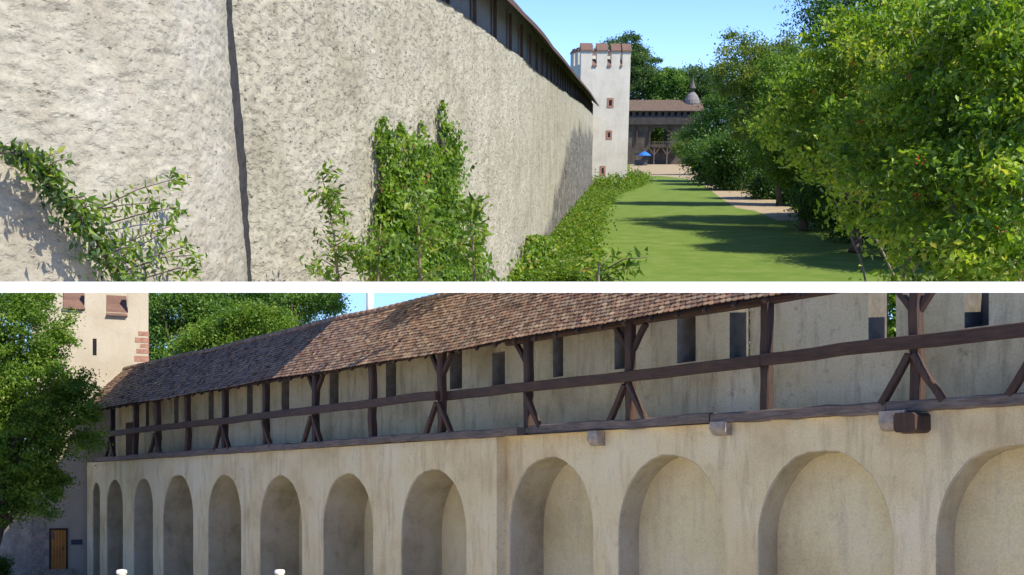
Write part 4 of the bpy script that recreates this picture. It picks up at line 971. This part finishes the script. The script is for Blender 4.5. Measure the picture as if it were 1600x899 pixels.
# ground of the courtyard and the sky behind it
g = Geo(); g.grid([[(-90, D, GZ), (70, D, GZ)] for D in (-6, 20, 60, 128)], .5)
tag(mk('courtyard_ground', g, M['court'], None, FB), kind='structure')
g = Geo(); g.box(xend - 2, xfar + 3, 2.7, 3.2, GZ, GZ + .02)
m, nt, p, out = base_mat('courtyard_sky'); em = nt.nodes.new('ShaderNodeEmission')
vv = coords(nt); sp = nt.nodes.new('ShaderNodeSeparateXYZ'); nt.links.new(vv, sp.inputs[0])
nt.links.new(ramp(nt, math_(nt, 'MULTIPLY', math_(nt, 'ADD', sp.outputs[2], 5.), 1/35.), [(0, (.45,.62,.85)), (1, (.22,.45,.82))]), em.inputs[0]); em.inputs[1].default_value = .95
nt.links.new(em.outputs[0], out.inputs[0])
g = Geo(); cols_ = []
for k in range(33):
    t = math.radians(-48 + 90 * k / 32); cols_.append((125 * math.sin(t), 125 * math.cos(t)))
g.grid([[(x, y, z) for x, y in cols_] for z in (GZ - 1, 10, 26)], .5)
tag(mk('sky', g, m, None, FB, clip=-1, smooth=True), kind='structure')

# --- courtyard vegetation
def blob_b(px, py, D, rpx, rpy, ry=None):
    k = D / F; return (tuple(at_b(px, py, D)), (rpx * k, ry if ry else rpx * k, rpy * k))
tree('courtyard_tree', 'bright green leafy tree in front of the cream tower at the left edge', 'tree', (at_b(-30, 800, 50).x, 50, GZ),
     [blob_b(35,520,50,75,75), blob_b(60,610,50,80,70), blob_b(20,700,50,90,70), blob_b(105,650,50,48,50), blob_b(50,760,50,55,38), blob_b(-60,600,50,90,120), blob_b(130,690,50,28,25), blob_b(20,455,50,60,40), blob_b(-5,790,50,60,28), blob_b(60,790,49,40,20)],
     M['l_bright'], .15, 1250, 100, .46, 51, FB, -1, .28, 60, shell=.45)
G3 = 'trees behind the wall walk roof'
tree('broadleaf_tree', 'dark shaded tree close behind the cream tower', 'tree', (at_b(290, 700, 84).x, 84, GZ), [blob_b(280,480,84,60,50), blob_b(265,545,84,50,45), blob_b(330,500,84,50,40)], M['l_maple'], .24, 300, 130, .9, 52, FB, -1, .45, 26, group=G3)
tree('broadleaf_tree', 'sunlit yellow green tree above the middle of the tiled roof', 'tree', (at_b(370, 700, 80).x, 80, GZ), [blob_b(345,535,80,60,32), blob_b(400,505,80,60,32), blob_b(300,560,80,40,25)], M['l_bright'], .22, 240, 120, .8, 53, FB, -1, .3, 26, group=G3)
tree('broadleaf_tree', 'tree with dark boughs overhanging the ridge beside the white flue', 'tree', (at_b(440, 700, 88).x, 88, GZ), [blob_b(440,475,88,85,30), blob_b(490,470,88,60,20), blob_b(380,470,88,70,30), blob_b(430,510,88,60,22)], M['l_maple'], .24, 300, 120, .9, 54, FB, -1, .6, 40, group=G3)
tree('bush', 'green bush seen through the open embrasure slits', 'bush', (at_b(1280, 700, 30).x, 31, GZ), [blob_b(1150,560,32,110,90,1.2), blob_b(1350,520,30,120,100,1.2)], M['l_bright'], .2, 200, 90, .8, 55, FB, -1, .15, 20)
tree('bush', 'small dark bush at the bottom left corner below the rubble wall', 'bush', (at_b(2, 880, 54).x, 54, GZ), [blob_b(-4,888,54,18,16)], M['l_dark'], .12, 40, 90, .3, 56, FB, -1, .05, 6)
# white flue
fl = at_b(578, 490, 41)
g = Geo(); g.tube([(fl.x, 41, GZ), (fl.x, 41, fl.z + 1.1)], .145, 16); 
tag(mk('white_flue', g, M['white'], None, FB, clip=-1, smooth=True), 'slim white flue pipe rising behind the tiled ridge', 'flue')
# lanterns on posts at the lower edge
for px, lab in ((190, 'cream topped lamp post nearest the orange door'), (437, 'cream topped lamp post in front of the seventh arch')):
    c = at_b(px, 891, 27); lp = thing('lamp_post', lab, 'lamp post', FB, (c.x, 27, GZ), 0, 'lamp posts in the courtyard')
    z = c.z - GZ
    g = Geo(); g.tube([(0,0,0),(0,0,.3),(0,0,z-.5)], [.08,.05,.04], 12); mk('pole', g, M['metal'], lp, FB, local=True, smooth=True)
    g = Geo(); g.lathe((0,0,z-.5), [(0,0),(.09,.02),(.11,.1),(.11,.42),(.0,.45)], 16, .5); mk('lantern', g, M['cream'], lp, FB, local=True, smooth=True)
    g = Geo(); g.lathe((0,0,z-.08), [(.13,0),(.13,.06),(.10,.09),(0,.10)], 16, .5); mk('cap', g, simple('cream_cap', (.8,.76,.66), .5, .05, 3), lp, FB, local=True, smooth=True)
